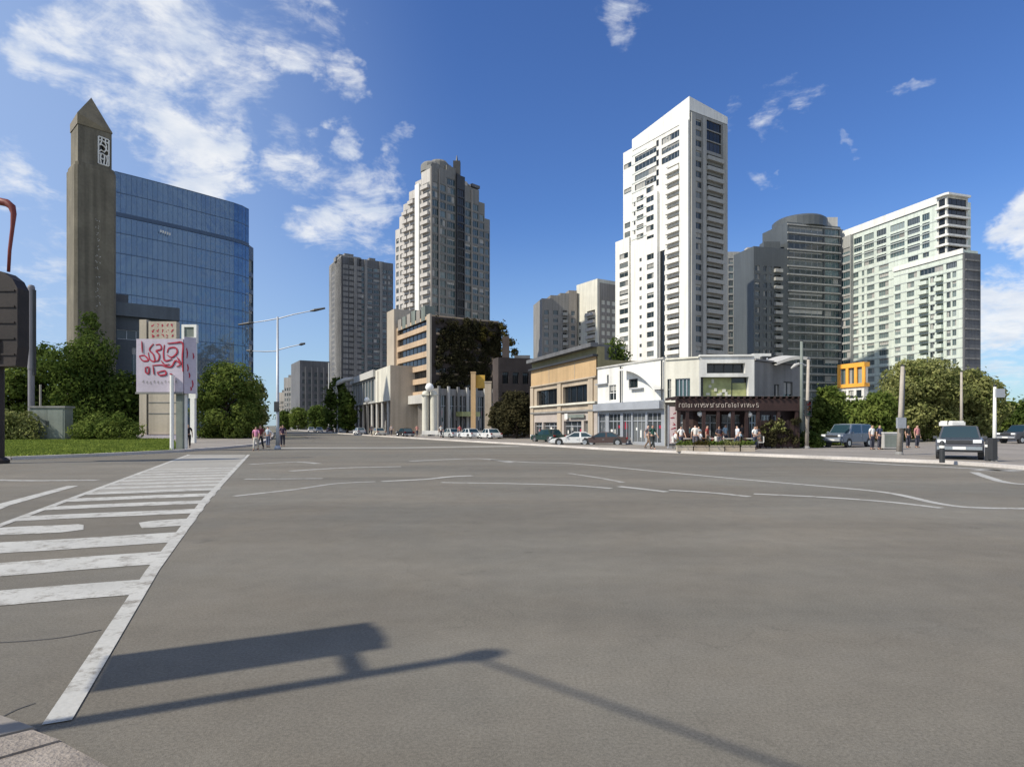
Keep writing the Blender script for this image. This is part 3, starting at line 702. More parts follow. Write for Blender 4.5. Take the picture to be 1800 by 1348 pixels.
SUV = ([(-2.25, .38), (2.2, .38), (2.27, .7), (2.15, .98), (1.1, 1.08), (-2.1, 1.1), (-2.27, .8)], ((-2.15, 1.15, 1.06), (-1.9, .55, 1.72)))
VAN = ([(-2.4, .38), (2.4, .38), (2.45, .7), (2.3, 1.0), (1.6, 1.18), (-2.4, 1.2), (-2.45, .8)], ((-2.38, 1.75, 1.16), (-2.3, .95, 2.05)))

# ================================================================ GROUND
g = MB(); g.quad((-3000, -3000, -.03), (3000, -3000, -.03), (3000, 5000, -.03), (-3000, 5000, -.03)); tag(g.build('ground', M['earth']), kind='structure')
g = MB(); g.poly([(-120, -30, 0), (160, -30, 0), (160, 70, 0), (40, 78, 0), (2, 82, 0), (-18, 110, 0), (-40, 150, 0), (-100, 300, 0), (-230, 620, 0), (-260, 620, 0), (-150, 380, 0), (-60, 160, 0), (-30, 90, 0), (-32, 52, 0), (-120, 46, 0)])
tag(g.build('road', M['asphalt']), kind='structure')
def slab(name, pts, h, m, kerb=None, edge=()):
    """raised pavement with a kerb along the listed edges"""
    b = MB(); P = [(p[0], p[1]) for p in pts]
    area = sum(P[i][0] * P[(i + 1) % len(P)][1] - P[(i + 1) % len(P)][0] * P[i][1] for i in range(len(P)))
    if area < 0: P.reverse()
    b.prism(P, -.02, h); tag(b.build(name, m), kind='structure')
def kerb(pts, h=.15, w=.22):
    b = MB(); P = [Vector(p[:2]) for p in pts]
    for a, c in zip(P, P[1:]):
        t = (c - a).normalized(); n = Vector((-t.y, t.x)) * w / 2; a2, c2 = a - t * .02, c + t * .02
        b.prism([a2 - n, c2 - n, c2 + n, a2 + n], -.01, h, bottom=False)
    tag(b.build('kerb', M['kerb']), kind='structure')
# far pavement in front of the restaurant, round the corner and up the side street
right_edge = [gp(1960, 833), gp(1800, 825), gp(1735, 820)] + [gp(1660, 815), gp(1560, 811), gp(1440, 806), gp(1300, 800.5), gp(1185, 796), gp(1060, 790.5), gp(990, 786), gp(930, 782.5)]
right_edge = [Vector(p[:2]) for p in right_edge] + [Vector((-4, 66)), Vector((-13, 83)), Vector((-19.8, 97)), Vector((-34, 126)), Vector((-46, 152)), Vector((-112, 300))]
slab('pavement', right_edge + [(200, 400), (200, 60)], .12, M['pavement'])
kerb(right_edge, .16)
left_edge = [gp(-300, 812), gp(20, 808), gp(160, 802.5), gp(310, 795), gp(390, 789), gp(445, 783.5)]
left_edge = [Vector(p[:2]) for p in left_edge] + [Vector((-27, 66)), Vector((-31, 78)), Vector((-45, 115)), Vector((-160, 400))]
slab('pavement', left_edge + [(-400, 400), (-400, 20)], .1, M['pavement'])
kerb(left_edge, .17, .3)
lawn = [gp(-300, 810.5), gp(20, 806.5), gp(160, 801), gp(303, 793.5), gp(318, 786), gp(300, 772.5), gp(150, 771), gp(-300, 770)]
b = MB(); LP = [(p[0], p[1]) for p in lawn]; b.prism(list(LP), .09, .14); tag(b.build('lawn', M['lawn']), kind='structure')
# grass blades over the lawn
rnd = random.Random(4); bv = []; bf = []
def inside(x, y, P):
    c = False
    for i in range(len(P)):
        a, e = P[i], P[i - 1]
        if (a[1] > y) != (e[1] > y) and x < (e[0] - a[0]) * (y - a[1]) / (e[1] - a[1]) + a[0]: c = not c
    return c
while len(bf) < 26000:
    y = 32 + 56 * rnd.random() ** 1.7; x = rnd.uniform(-90, -18)
    if x / y < -.9 or not inside(x, y, LP): continue
    q = rnd.random() * 6.28; w = .05 + .05 * rnd.random(); h = rnd.uniform(.06, .16); k = len(bv); dx, dy = math.cos(q) * w, math.sin(q) * w
    bv += [(x - dx, y - dy, .135), (x + dx, y + dy, .135), (x + rnd.gauss(0, .05), y + rnd.gauss(0, .05), .14 + h)]; bf.append((k, k + 1, k + 2))
me = bpy.data.meshes.new('grass'); me.from_pydata(bv, [], bf); me.materials.append(M['blade']); o = bpy.data.objects.new('grass', me); COL.objects.link(o); tag(o, kind='stuff')

# crosswalk: edge line, bars, worn pale slab at its far end
def marking(name, b, m=None): tag(b.build(name, m or M['paint']), kind='structure')
A0, A1 = gp(100, 1271), gp(437, 799); B0, B1 = gp(-20, 931), gp(333, 799)
b = MB(); b.ribbon([A0, gp(268, 1003), gp(360, 880), A1], [.15, .15, .17, .17], .008); marking('crosswalk_edge_line', b)
ad = (Vector(A1[:2]) - Vector(A0[:2])).normalized(); bd = (Vector(B1[:2]) - Vector(B0[:2])).normalized()
def band(y0, y1, x0, x1=None, far=True):
    """one bar between two rows measured at the edge line"""
    return None
rows = [(1045, 1018), (992, 969), (953, 935), (923.5, 911), (901, 893.5), (884.5, 878.5), (872, 866.5), (861.5, 857.5)]
e0 = Vector(A0[:2])
def on_edge(y):
    d = F * CH / (y - HY); return Vector((A0.x + (A1.x - A0.x) * (d - A0.y) / (A1.y - A0.y), d))
for i, (ya, yb) in enumerate(rows):
    pa, pb = on_edge(ya), on_edge(yb); b = MB(); u = Vector((-.93, -.365)).normalized()
    pa = pa - Vector((.12, .0)); pb = pb - Vector((.12, 0)); v_ = B1 - B0; den = u.x * v_.y - u.y * v_.x; L_ = min(5.2, ((B0.x - pa.x) * v_.y - (B0.y - pa.y) * v_.x) / den - .06)
    cuts = [(0, L_)] if i != 3 else [(0, .85), (1.75, L_)]
    for (s0, s1) in cuts:
        k = 8; top = []; bot = []
        for j in range(k + 1):
            t = s0 + (s1 - s0) * j / k; wv = .035 * math.sin(t * 1.7 + i) + (.0 if i != 3 else .03 * math.sin(t * 5))
            nr = .18 if (i == 3 and (j == 0 and s0 > 1 or j == k and s1 < 1)) else 0
            bot.append(pa + u * t + Vector((0, wv + nr))); top.append(pb + u * t + Vector((0, wv - nr)))
        for j in range(k): b.quad((*bot[j + 1], .006), (*bot[j], .006), (*top[j], .006), (*top[j + 1], .006))
    marking('crosswalk_bar', b)
b = MB(); k = 10
for j in range(k):
    def pr(t): a = on_edge(856.5 + (799 - 856.5) * t); yb = 868 + (799 - 868) * t; q_ = gp(0, yb); l = Vector((B0.x + (B1.x - B0.x) * (q_.y - B0.y) / (B1.y - B0.y) + .1, q_.y)); return Vector((a.x - .16, a.y)), l
    a, l = pr(j / k); a2, l2 = pr((j + 1) / k)
    b.quad((*l, .0035), (*a, .0035), (*a2, .0035), (*l2, .0035))
marking('crosswalk_paving', b, M['paving'])
for i, (ya, yb) in enumerate(((853, 850.2), (846.6, 844.2), (840.8, 838.7), (835.6, 833.8), (831, 829.4), (826.6, 825.2), (822.6, 821.4))):
    pa, pb = on_edge(ya), on_edge(yb); u = Vector((-.93, -.365)).normalized(); v_ = B1 - B0; den = u.x * v_.y - u.y * v_.x; L_ = ((B0.x - pa.x) * v_.y - (B0.y - pa.y) * v_.x) / den - .06; b = MB()
    for j in range(6):
        t0, t1 = .12 + (L_ - .12) * j / 6, .12 + (L_ - .12) * (j + 1) / 6; b.quad((*(pa + u * t1), .0065), (*(pa + u * t0), .0065), (*(pb + u * t0), .0065), (*(pb + u * t1), .0065))
    marking('crosswalk_bar', b, M['paint'])
b = MB(); b.ribbon([B0, B0 * .5 + B1 * .5, B1], [.16, .18, .2], .0075); marking('crosswalk_edge_line', b)
b = MB(); b.ribbon([gp(-80, 922), gp(0, 889), gp(128, 854)], [.34, .34, .3], .0065); marking('stop_line', b)
b = MB(); b.ribbon([gp(-60, 843), gp(60, 845), gp(172, 844)], .45, .0065); marking('lane_line', b, M['paint_thin'])
def lane(pts, w, thin=True, z=.005):
    b = MB(); b.ribbon(smooth_curve([gp(*p).xy for p in pts]), w, z); marking('lane_line', b, M['paint_thin'] if thin else M['paint_lane'])
lane([(412, 872), (520, 860), (590, 850), (660, 846.5)], .22)
lane([(670, 846), (745, 842.5), (790, 838), (830, 836)], .3, False)
lane([(775, 848), (900, 850), (1000, 853), (1075, 858.5)], .2, False, .0056)
lane([(1088, 855), (1130, 859.5), (1172, 864.5)], .24, False)
lane([(1176, 861.5), (1250, 866), (1318, 873)], .22, False, .0062)
lane([(1325, 868), (1450, 874), (1560, 882), (1655, 893)], .22, False)
lane([(860, 808), (930, 812.5), (1010, 815), (1150, 828), (1300, 842), (1450, 855), (1560, 866), (1650, 885), (1720, 892.5), (1850, 894)], .24, False)
lane([(1000, 832), (1060, 841), (1095, 848)], .2)
lane([(430, 842), (500, 841.5), (568, 841)], .3)
lane([(510, 828), (600, 822.5), (705, 820)], .42)
lane([(720, 810.5), (840, 806), (900, 813)], .45)
lane([(440, 816), (520, 812), (560, 815)], .4)
lane([(1450, 808.5), (1560, 816), (1700, 823), (1790, 829)], .55)
lane([(1712, 830), (1740, 840), (1775, 849), (1840, 853)], .3, False)
lane([(1715, 826.5), (1780, 826), (1850, 826)], .7)
# broad pale crossing band over the side street
b = MB(); b.ribbon([gp(488, 787.5), gp(700, 787), gp(905, 784)], [3.2, 3.2, 3.0], .0045); marking('crossing_band', b, M['paving'])
b = MB(); b.ribbon([gp(900, 784), gp(1010, 786), gp(1050, 790)], .7, .0055); marking('crossing_band', b, M['paint_thin'])
M['tar'] = mat('tar_seam', (.06, .056, .05), .6, .2, 2, 20)
def seam(pts, w):
    b = MB(); b.ribbon(smooth_curve([gp(*p).xy for p in pts], 8), w, .003); tag(b.build('tar_seam', M['tar']), kind='structure')
seam([(-40, 1131), (40, 1127), (110, 1120), (178, 1107)], .018)
seam([(0, 1262), (30, 1247), (62, 1236)], .012)
# corner stones of the pavement we stand beside
def stone(pts, m):
    b = MB(); P = [(p.x, p.y) for p in pts]
    if sum(P[i][0] * P[(i + 1) % len(P)][1] - P[(i + 1) % len(P)][0] * P[i][1] for i in range(len(P))) < 0: P.reverse()
    b.prism(P, -.01, .03); me = b.mesh('corner_pavement', [m]); bm = bmesh.new(); bm.from_mesh(me); bmesh.ops.remove_doubles(bm, verts=bm.verts, dist=1e-5); bmesh.ops.bevel(bm, geom=[e for e in bm.edges if e.is_manifold], offset=.012, segments=2, affect='EDGES'); bm.to_mesh(me); bm.free()
    o = bpy.data.objects.new('corner_pavement', me); COL.objects.link(o); tag(o, kind='structure')
c0, c1, c2, c3 = gp(-60, 1232, .03), gp(72, 1275, .03), gp(112, 1299, .03), gp(215, 1356, .03)
tb = Vector((-.78, -.62, 0))
stone([c0, c1 - Vector((.01, .01, 0)), c1 + tb * .9, c0 + tb * .9], M['pavement'])
stone([c1 + Vector((-.02, -.03, 0)), c2, c2 + tb * .9 + Vector((0, -.1, 0)), c1 + tb * .9 + Vector((.0, -.04, 0))], M['corner_stone'])
stone([c2 + Vector((.01, -.012, 0)), c3, c3 + tb * 1.6, c2 + tb * .92 + Vector((.02, -.12, 0))], M['corner_stone'])
b = MB(); b.prism([(-9, -6), (-1.1, 2.2), (-2.9, 2.9), (-4.1, 3.2), (-9, 4.2)], -.01, .028); tag(b.build('corner_pavement', M['pavement']), kind='structure')

# ================================================================ TOWERS
LIT = (-.52, .854)
# --- white apartment tower
B = Bld('apartment_tower', 'tallest white apartment tower with a slanted white crown, right of centre', ap(1212, 173))
c = ap(1212, 173); L = lambda x: ext(c, LIT, x)
rd = (.854, .52)
fl = lambda z0, n, h=1.7, p=2.95: [(z0 + k * p, z0 + k * p + h) for k in range(n)]
ops = []
ops += [(1173, 1196, a, e, 'bal') for a, e in fl(8, 24, 1.95)]
ops += [(1137, 1151, a, e, 'far') for a, e in fl(8, 18)]
ops += [(1160, 1169, 8, 54, 'slot')]
ops += [(1114, 1117, a, e, 'far') for a, e in fl(62, 4, 1.2)] + [(1153.5, 1158, a, e, 'slot') for a, e in fl(74, 5, 1.9)] + [(1119, 1131, a, e, 'far') for a, e in fl(57, 6, 1.6)] + [(1136, 1149, a, e, 'far') for a, e in fl(61.3, 6, 1.7)]
ops += [(1116, 1154, a, e, 'band') for a, e in fl(75.6, 4, 1.9)] + [(1163, 1196, a, e, 'band') for a, e in fl(79.6, 3, 1.9)]
dep = (ext(c, rd, 1278) - c).length
rops = [(1222, 1233, a, e, 'far') for a, e in fl(8, 28, 1.8)] + [(1241, 1268, a, e, 'balg') for a, e in fl(8, 25, 1.9)] + [(1242, 1268, 81.6, 84.4, 'big'), (1242, 1268, 84.7, 87.5, 'big'), (1242, 1268, 87.8, 90.4, 'big')]
B.block(L(1112), c, dep, 0, 92.4, ops, rops, (), 'wall', 'tower_white', px=True, roof=None, rm='tower_white_shade')
u = (c - L(1112)).normalized(); n = Vector((u.y, -u.x)); W = (c - L(1112)).length
# slanted crown: parapet that climbs to the street corner
q = B.mb('crown_parapet', 'white'); p0, p1 = L(1112) + n * .15 - u * .1, c + n * .15 + u * .1; q0, q1 = p0 - n * (dep + .3), p1 - n * (dep + .3)
za, zb_, zc, zd = 92.2, 95.1, 93.4, 91.8
T = [(p0, za), (p1, zb_), (q1, zc), (q0, zd)]
for i in range(4):
    (a, h1), (e, h2) = T[i], T[(i + 1) % 4]; q.quad((*a, 88.6 if i == 0 else 91.2), (*e, 88.6 if i == 0 else 91.2), (*e, h2), (*a, h1))
q.poly([(*p, h - .5) for p, h in T])
B.block(L(1095.5), L(1112.3), 14, 0, 89.6, [(1098, 1108, a, e, 'far') for a, e in fl(62, 2)] + [(1097, 1110, 76, 77.6, 'far'), (1097, 1110, 84, 85.6, 'far')], m='tower_white', px=True)
n2 = n * .8
B.block(L(1085) + n2, L(1109) + n2, 13, 0, 61.5, [(1089, 1104, a, e, 'far') for a, e in fl(8, 17)], m='tower_white', px=True)
B.block(L(1112) + n * .7, L(1157) + n * .7, 2, 0, 58.6, [(1137, 1151, a, e, 'far') for a, e in fl(8, 16)] + [(1124, 1128, a, e, 'far') for a, e in fl(8.3, 16, 1.1)], m='tower_white', px=True)
for s0, s1, pr in ((1196.5, 1211.8, .55), (1153, 1159, .9)):
    a, e = L(s0) + n * pr, L(s1) + n * pr; B.mb('pier', 'white').prism([a, e, e - n * (pr - .01), a - n * (pr - .01)], 0, 88.4 if s0 > 1190 else 72)
for x0_, x1_ in ((1214, 1221), (1234, 1240), (1269, 1277)):
    a, e = ext(c, rd, x0_) + u * .45, ext(c, rd, x1_) + u * .45; B.mb('pier', 'tower_grey').prism([a, e, e - u * .44, a - u * .44], 0, 90.6)
for k in range(28):
    a, e = L(1198) + n * .06, L(1171) + n * .06
    for s0, s1 in ((1171, 1173.6), (1110.5, 1136.5)) if k > 17 else ((1171, 1173.6),): a, e = L(s0) + n * .07, L(s1) + n * .07; B.mb('floor_band', 'groove').prism([a, e, e - n * .069, a - n * .069], 7.2 + 2.95 * k, 7.45 + 2.95 * k, bottom=True)
B.obox((c + Vector(rd) * 9 - u * 9), rd, 7, 5, 90, 94.6, 'roof_plant', 'tower_grey')
B.done()

# --- stepped tower with domed crown, behind the car-park block
B = Bld('apartment_tower', 'stepped tower with salmon balconies and a dark spire, left of centre', ap(757, 200))
c = ap(757, 200); lu = Vector((-.7, .714)); ru = Vector((.714, .7))
Lx = lambda x: ext(c, lu, x); Rx = lambda x: ext(c, ru, x)
fl2 = lambda z0, z1, h=1.75, p=2.9: [(z0 + k * p, z0 + k * p + h) for k in range(int((z1 - z0) / p))]
nl = Vector((-.714, -.7)); nr_ = Vector((.7, -.714))
for x0_, x1_, h, st in ((695, 702, 70.5, 'far'), (702, 709, 74.5, 'far'), (709, 719, 78.2, 'bals'), (719, 730.2, 81.6, 'bals')):
    B.block(Lx(x0_), Lx(x1_ + .3), 12 + x0_ / 300, 0, h, [(x0_ + 1.5, x1_ - 1, a, e, st) for a, e in fl2(22, h - 1)], m='salmon', px=True, roof='bandstone', parapet=.5)
B.block(Lx(730), Lx(741), 15, 0, 84, [(731, 732, 24, 80, 'slot')], m='salmon', px=True, roof='bandstone', parapet=.5)
B.block(Lx(740.6), Lx(757) + ru * .0 + lu * .35, 16, 0, 86.2, [(743, 755, a, e, 'bals') for a, e in fl2(22, 83, 1.95)], m='salmon', px=True, roof='bandstone', parapet=.6)
a, e = Lx(732.5) + nl * .8, Lx(739.5) + nl * .8; B.mb('pier', 'white').prism([a, e, e - nl * .79, a - nl * .79], 0, 82.5)
for x0_, x1_, h, st in ((757.2, 785, 87.6, 0), (785, 801, 89.2, 1), (801, 815, 87, 2), (815, 842, 84.6, 1), (842, 852, 80.6, 0), (852, 861, 75.4, 1)):
    a, e = Rx(x0_), Rx(x1_); w_ = (e - a).length
    if st == 2: a2 = a + nr_ * .7; e2 = e + nr_ * .7; B.block(a2, e2, 8, 0, h, [(.3, w_ - .3, z0, z1, 'black') for z0, z1 in fl2(22, h - 2, 2.3)], m='dark_metal'); continue
    cols = [(.35, w_ / 2 - .25), (w_ / 2 + .25, w_ - .35)] if w_ > 4 else [(.3, w_ - .3)]
    B.block(a, e, 5 - st if h > 86 else 13 - st, 0, h, [(q0, q1, z0, z1, 'teal') for i, (q0, q1) in enumerate(cols) for z0, z1 in fl2(22, h - 2.4, 2.15)], m='tower_shaded', parapet=.5)
    if w_ > 4:
        for q in (a + ru * .12, a + ru * w_ / 2): B.mb('pier', 'taupe').prism([q - ru * .22 + nr_ * .35, q + ru * .22 + nr_ * .35, q + ru * .22 + nr_ * .01, q - ru * .22 + nr_ * .01], 0, h - .8)
for (x, z0_, z1_, r) in ((770, 86.5, 90, 3.4), (784, 88, 91.6, 3.4), (796, 88.5, 91, 2.6), (826, 84, 87, 2.8), (846, 80, 82.4, 1.6)):
    p = Rx(x) - nr_ * 4; B.mb('roof_drum', 'tower_shaded').lathe([(r, z0_), (r, z1_ - 1.2), (r * .8, z1_ - .4), (r * .3, z1_)], (p.x, p.y, 0), 14)
p = Rx(808) - nr_ * 1.5; B.mb('spire', 'dark_metal').prism([p + Vector((-1.2, -1.0)), p + Vector((1.2, -1.0)), p + Vector((1.2, 1.0)), p + Vector((-1.2, 1.0))], 85, 92.4); B.mb('spire', 'dark_metal').tube([(p.x, p.y, 92.4), (p.x, p.y, 94.6)], [.5, .1], 6)
p = Rx(830); B.mb('roof_canopy', 'dark_conc').prism([p, p + ru * 3.6, p + ru * 3.6 - nr_ * 4, p - nr_ * 4], 85.2, 86.2, bottom=True)
rr = random.Random(21)
for k in range(9): q = Lx(700 + 6 * k) - nl * rr.uniform(2, 5); h = (70.5, 74.5, 78.2, 78.2, 81.6, 84, 84, 86.2, 86.2)[k]; B.obox(q, lu, rr.uniform(1, 2.2), 1.5, h - .6, h + rr.uniform(.6, 1.8), 'roof_plant', 'taupe')
B.done()

# --- plain grey slab tower
B = Bld('office_tower', 'plain grey slab tower in shade, left of the stepped tower', ap(600, 300))
c = ap(600, 300); gr = Vector((.86, .51)); X = lambda x: ext(c, gr, x)
ops = []
for x0_, x1_ in ((603, 612), (614, 623), (626, 640), (646, 655), (657, 668), (671, 680), (682, 690)):
    ops += [(x0_, x1_, 8 + 2.75 * k, 9.75 + 2.75 * k, 'teal') for k in range(27)]
dl_ = Vector((-.51, .86)); P0 = ext(c, dl_, 579)
q0, q1 = B.block(c, X(691), 24, 0, 85, ops, m='dark_conc', px=True, parapet=.6)
B.block(P0, c, 10, 0, 85.6, [(583, 588, 8 + 2.75 * k, 9.6 + 2.75 * k, 'far') for k in range(27)], m='grey_conc', px=True)
nn = Vector((gr.y, -gr.x))
for x in (624.4, 643, 669.5): a = X(x) + nn * .5; B.mb('pier', 'grey_conc').prism([a - gr * .7, a + gr * .7, a + gr * .7 - nn * .49, a - gr * .7 - nn * .49], 0, 85)
rr = random.Random(2)
for x in (606, 617, 634, 645, 660, 676): a = X(x) - nn * rr.uniform(3, 8); B.obox(a, gr, rr.uniform(2, 5), 4, 84.5, 86 + rr.uniform(.5, 2.2), 'roof_plant', 'grey_conc')
a = P0 + dl_ * -2.2; B.obox(P0 + (c - P0) * .5 + gr * 1.2, Vector((.51, -.86)), 5, 3.5, 84.9, 88.6, 'stair_head', 'grey_conc')
B.done()

# --- small pair of blocks behind the tan shop building
B = Bld('apartment_block', 'cream apartment block with teal balconies rising behind the tan shop building', ap(1050, 230))
c = ap(1050, 230); X = lambda x: ext(c, LIT, x)
B.block(X(1013.5), c, 12, 0, 57.2, [(1032, 1046, 12 + 2.9 * k, 13.9 + 2.9 * k, 'bals') for k in range(12)] + [(1018, 1028, 12 + 2.9 * k, 13.4 + 2.9 * k, 'far') for k in range(9)], [(2, 7, 12 + 2.9 * k, 13.6 + 2.9 * k, 'far') for k in range(11)] + [(8, 11, 12 + 2.9 * k, 13.6 + 2.9 * k, 'far') for k in range(11)], m='beige', px=False) if False else None
B.block(X(1013.5), c, 12, 0, 57.2, [(1032, 1046, 12 + 2.9 * k, 13.9 + 2.9 * k, 'bals') for k in range(12)] + [(1017, 1021, 12 + 2.9 * k, 13.4 + 2.9 * k, 'far') for k in range(11)], (), m='cream_wall', px=True)
e = c + Vector((.854, .52)) * 12; B.block(c + Vector((.9, .3)), e, 14, 0, 55.8, [(q, q + 1.7, 10 + 2.9 * k, 11.6 + 2.9 * k, 'far') for q in (1, 3.6, 6.2, 8.6) for k in range(14)], part='rear_wall', m='taupe')
B.done()
B = Bld('apartment_block', 'low grey apartment block with stepped roof, left of the cream one', ap(980, 236))
u_ = Vector((.98, .2)); c = ap(952.5, 236); X = lambda x: ext(c, u_, x)
for x0_, x1_, h in ((952.5, 968, 51), (968, 985, 52.4), (985, 1000, 53.4), (1000, 1014, 54.6)):
    a, e = X(x0_), X(x1_); w_ = (e - a).length; st = 'balg' if x0_ == 985 else 'teal'
    B.block(a, e, 14, 0, h, [(w_ * .28, w_ * .75, 10 + 2.9 * k, 11.8 + 2.9 * k, st) for k in range(13)], m='grey_conc' if x0_ != 1000 else 'taupe')
B.done()

# --- long apartment slab on the right: pale lit wing
B = Bld('apartment_tower', 'long pale green apartment slab with stepped roof and orange framed base', ap(1692, 183))
c = ap(1692, 183); dv = Vector((-.295, .955)); X = lambda x: ext(c, dv, x); gu = -dv; n = Vector((gu.y, -gu.x)); rdir = -n
ops = []
for x0_, x1_, st, k0 in ((1573, 1583, 'pale', 0), (1594, 1607, 'paleband', 0), (1617, 1632, 'balp', 0), (1635, 1643, 'far', 0), (1646, 1658, 'balp', 0), (1664, 1671, 'far', 1), (1674, 1681, 'pale', 0)):
    ops += [(x0_, x1_, 5.5 + 2.95 * k, 7.35 + 2.95 * k, st) for k in range(k0, 15)]
ops += [(1596, 1612, 49.8, 51.8, 'paleband'), (1617, 1658, 49.8, 51.8, 'band'), (1663, 1682, 49.8, 51.8, 'band')]
rlen = (ext(c, rdir, 1719) - c).length
B.block(X(1571), c, rlen, 0, 54.6, ops, [(rlen * .1 + 3.3 * j, rlen * .1 + 3.3 * j + 2.2, 5.5 + 2.95 * k, 7.2 + 2.95 * k, 'teal') for j in range(int(rlen * .85 / 3.3)) for k in range(15)], m='pale_green_wall', px=False) if False else None
B.block(X(1571), c, rlen, 0, 54.6, ops, (), m='pale_green_wall', px=True, roof='roofing')
B.mb('end_wall', 'dark_conc').prism([c + n * .02, c + rdir * (rlen + .3) - gu * 0, c + rdir * (rlen + .3) + gu * .6, c + gu * .6 + n * .02], 0, 53.6)
for k in range(17): B.mb('end_wall_rail', 'grey_conc').prism([c + gu * .62 + rdir * .4, c + gu * .62 + rdir * (rlen - .3), c + gu * .8 + rdir * (rlen - .3), c + gu * .8 + rdir * .4], 4 + 2.95 * k, 4.5 + 2.95 * k)
a, e = X(1570) + n * .35, c + n * .35 + gu * .3; B.mb('cornice', 'white').prism([a, e, e - n * .34, a - n * .34], 53.4, 54.9)
pB = n * -2.2
ops = []
for x0_, x1_, st in ((1481, 1491, 'pale'), (1499, 1509, 'pale'), (1515, 1519, 'pale'), (1524, 1537, 'paleband'), (1545, 1562, 'paleband')): ops += [(x0_, x1_, 5.5 + 2.95 * k, 7.3 + 2.95 * k, st) for k in range(18)]
for x0_, x1_, st in ((1479, 1496, 'paleband'), (1501, 1515, 'teal'), (1519, 1536, 'paleband'), (1541, 1558, 'band'), (1565, 1590, 'paleband'), (1595, 1617, 'band'), (1621, 1634, 'teal')): ops += [(x0_, x1_, 59 + 2.95 * k, 61.2 + 2.95 * k, st) for k in range(4)]
ops += [(1596, 1614, 56.0, 57.8, 'band'), (1622, 1633, 56, 57.8, 'far')]
B.block(X(1474) + pB, X(1640) + pB, 14, 0, 73.6, ops, (), m='pale_green_wall', px=True, roof='roofing')
a, e = X(1474) + pB + n * .4, X(1640) + pB + n * .4; B.mb('cornice', 'white').prism([a, e, e - n * .39, a - n * .39], 71.8, 74.3)
# dark balcony stack with white slabs closing the upper wing
a, e = X(1640) + pB + n * .5, ext(X(1640) + pB + n * .5, -dv, 1664); w_ = (e - a).length; rw = 9
B.block(a, e, rw, 50, 73.2, [(.5, w_ - .5, 55.6 + 2.95 * k, 57.9 + 2.95 * k, 'big') for k in range(6)], [(.6, rw - .6, 55.6 + 2.95 * k, 57.9 + 2.95 * k, 'big') for k in range(6)], m='white_wall', roof='bandstone')
for k in range(6):
    q = [a + n * .9, e + n * .9, e + n * .4 - dv * .9, e - n * rw - dv * .9, e - n * rw - dv * .01, e - dv * .01 + n * .01, a + n * .01]; B.mb('balcony_slab', 'white').prism(q, 54.7 + 2.95 * k, 55.3 + 2.95 * k, bottom=True)
q = [a + n * 1.0, e + n * 1.0 , e + n * .4 - dv * 1.0, e - n * rw - dv * 1.0, a - n * rw]; B.mb('balcony_roof', 'white').prism(q, 73.25, 73.9, bottom=True)
p = e - n * 4
B.obox(X(1590) - n * 7, gu, 18, 6, 73.4, 76, 'roof_plant', 'white')
# teal glass strip where the wings meet
for k in range(17):
    a, e = X(1571.5) + n * .08, c + n * .08; B.mb('floor_band', 'groove').prism([a, e, e - n * .079, a - n * .079], 4.4 + 2.95 * k, 4.72 + 2.95 * k, bottom=True)
for k in range(22):
    a, e = X(1475) + pB + n * .08, X(1640 if k > 17 else 1572) + pB + n * .08; B.mb('floor_band', 'groove').prism([a, e, e - n * .079, a - n * .079], 4.4 + 2.95 * k, 4.72 + 2.95 * k, bottom=True)
a, e = ap(1462, 231), ap(1482, 231); B.block(a, e, 6, 0, 76, [(.4, 4, 8 + 2.95 * k, 10 + 2.95 * k, 'paleband') for k in range(22)], m='tower_grey')
a, e = X(1474) + n * -.8, X(1492) + n * -.8; B.block(a, e, 3, 0, 71.6, [(.3, (e - a).length - .3, 6 + 2.95 * k, 8.2 + 2.95 * k, 'teal') for k in range(21)], m='tower_grey')
# orange framed podium
P0, P1 = ext(ap(1519, 190), dv, 1474), ap(1519, 190); w_ = (P1 - P0).length
B.block(P0, P1, 1.6, 0, 14, [(w_ * .1 + w_ * .3 * j, w_ * .1 + w_ * .3 * j + w_ * .2, 2.5 + 4 * k, 5 + 4 * k, 'pane') for j in range(3) for k in range(3)], m='white_wall')
B.block(P0, P1, 1.5, 14, 21, [(w_ * .1 + w_ * .3 * j, w_ * .1 + w_ * .3 * j + w_ * .24, 14.6, 20.4, 'pale') for j in range(3)], m='white_wall')
for (za, zb_) in ((14, 15.1), (20.2, 21.6)): a, e = P0 + n * .5, P1 + n * .5 + gu * .5; B.mb('orange_frame', 'orange').prism([a, e, e - n * 2.2, a - n * 2.2], za, zb_, bottom=True)
for f_ in (0, .34, .67, .97): q = P0 + (P1 - P0) * f_ + n * .45; B.mb('orange_frame', 'orange').prism([q - gu * .1, q + gu * .9, q + gu * .9 - n * .44, q - gu * .1 - n * .44], 15.1, 20.2)
B.done()

# --- its shaded wing, in the shadow of the white tower
B = Bld('apartment_tower', 'dark banded apartment wing with a drum shaped penthouse, behind the restaurant', ap(1420, 226))
c = ap(1477, 226); u_ = Vector((-.97, -.245)); X = lambda x: ext(c, u_, x)
a, e = X(1384), c; w_ = (e - a).length
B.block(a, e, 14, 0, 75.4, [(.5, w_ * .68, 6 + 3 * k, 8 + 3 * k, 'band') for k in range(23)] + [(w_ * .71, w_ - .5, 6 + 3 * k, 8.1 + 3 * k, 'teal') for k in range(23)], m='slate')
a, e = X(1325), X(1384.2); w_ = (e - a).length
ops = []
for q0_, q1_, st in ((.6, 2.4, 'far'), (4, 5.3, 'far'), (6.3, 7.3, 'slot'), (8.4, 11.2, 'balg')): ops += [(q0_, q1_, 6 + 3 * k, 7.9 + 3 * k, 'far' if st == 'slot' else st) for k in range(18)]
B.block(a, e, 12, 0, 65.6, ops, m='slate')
un = Vector((-u_.y, u_.x)); un = Vector((.245, -.97))
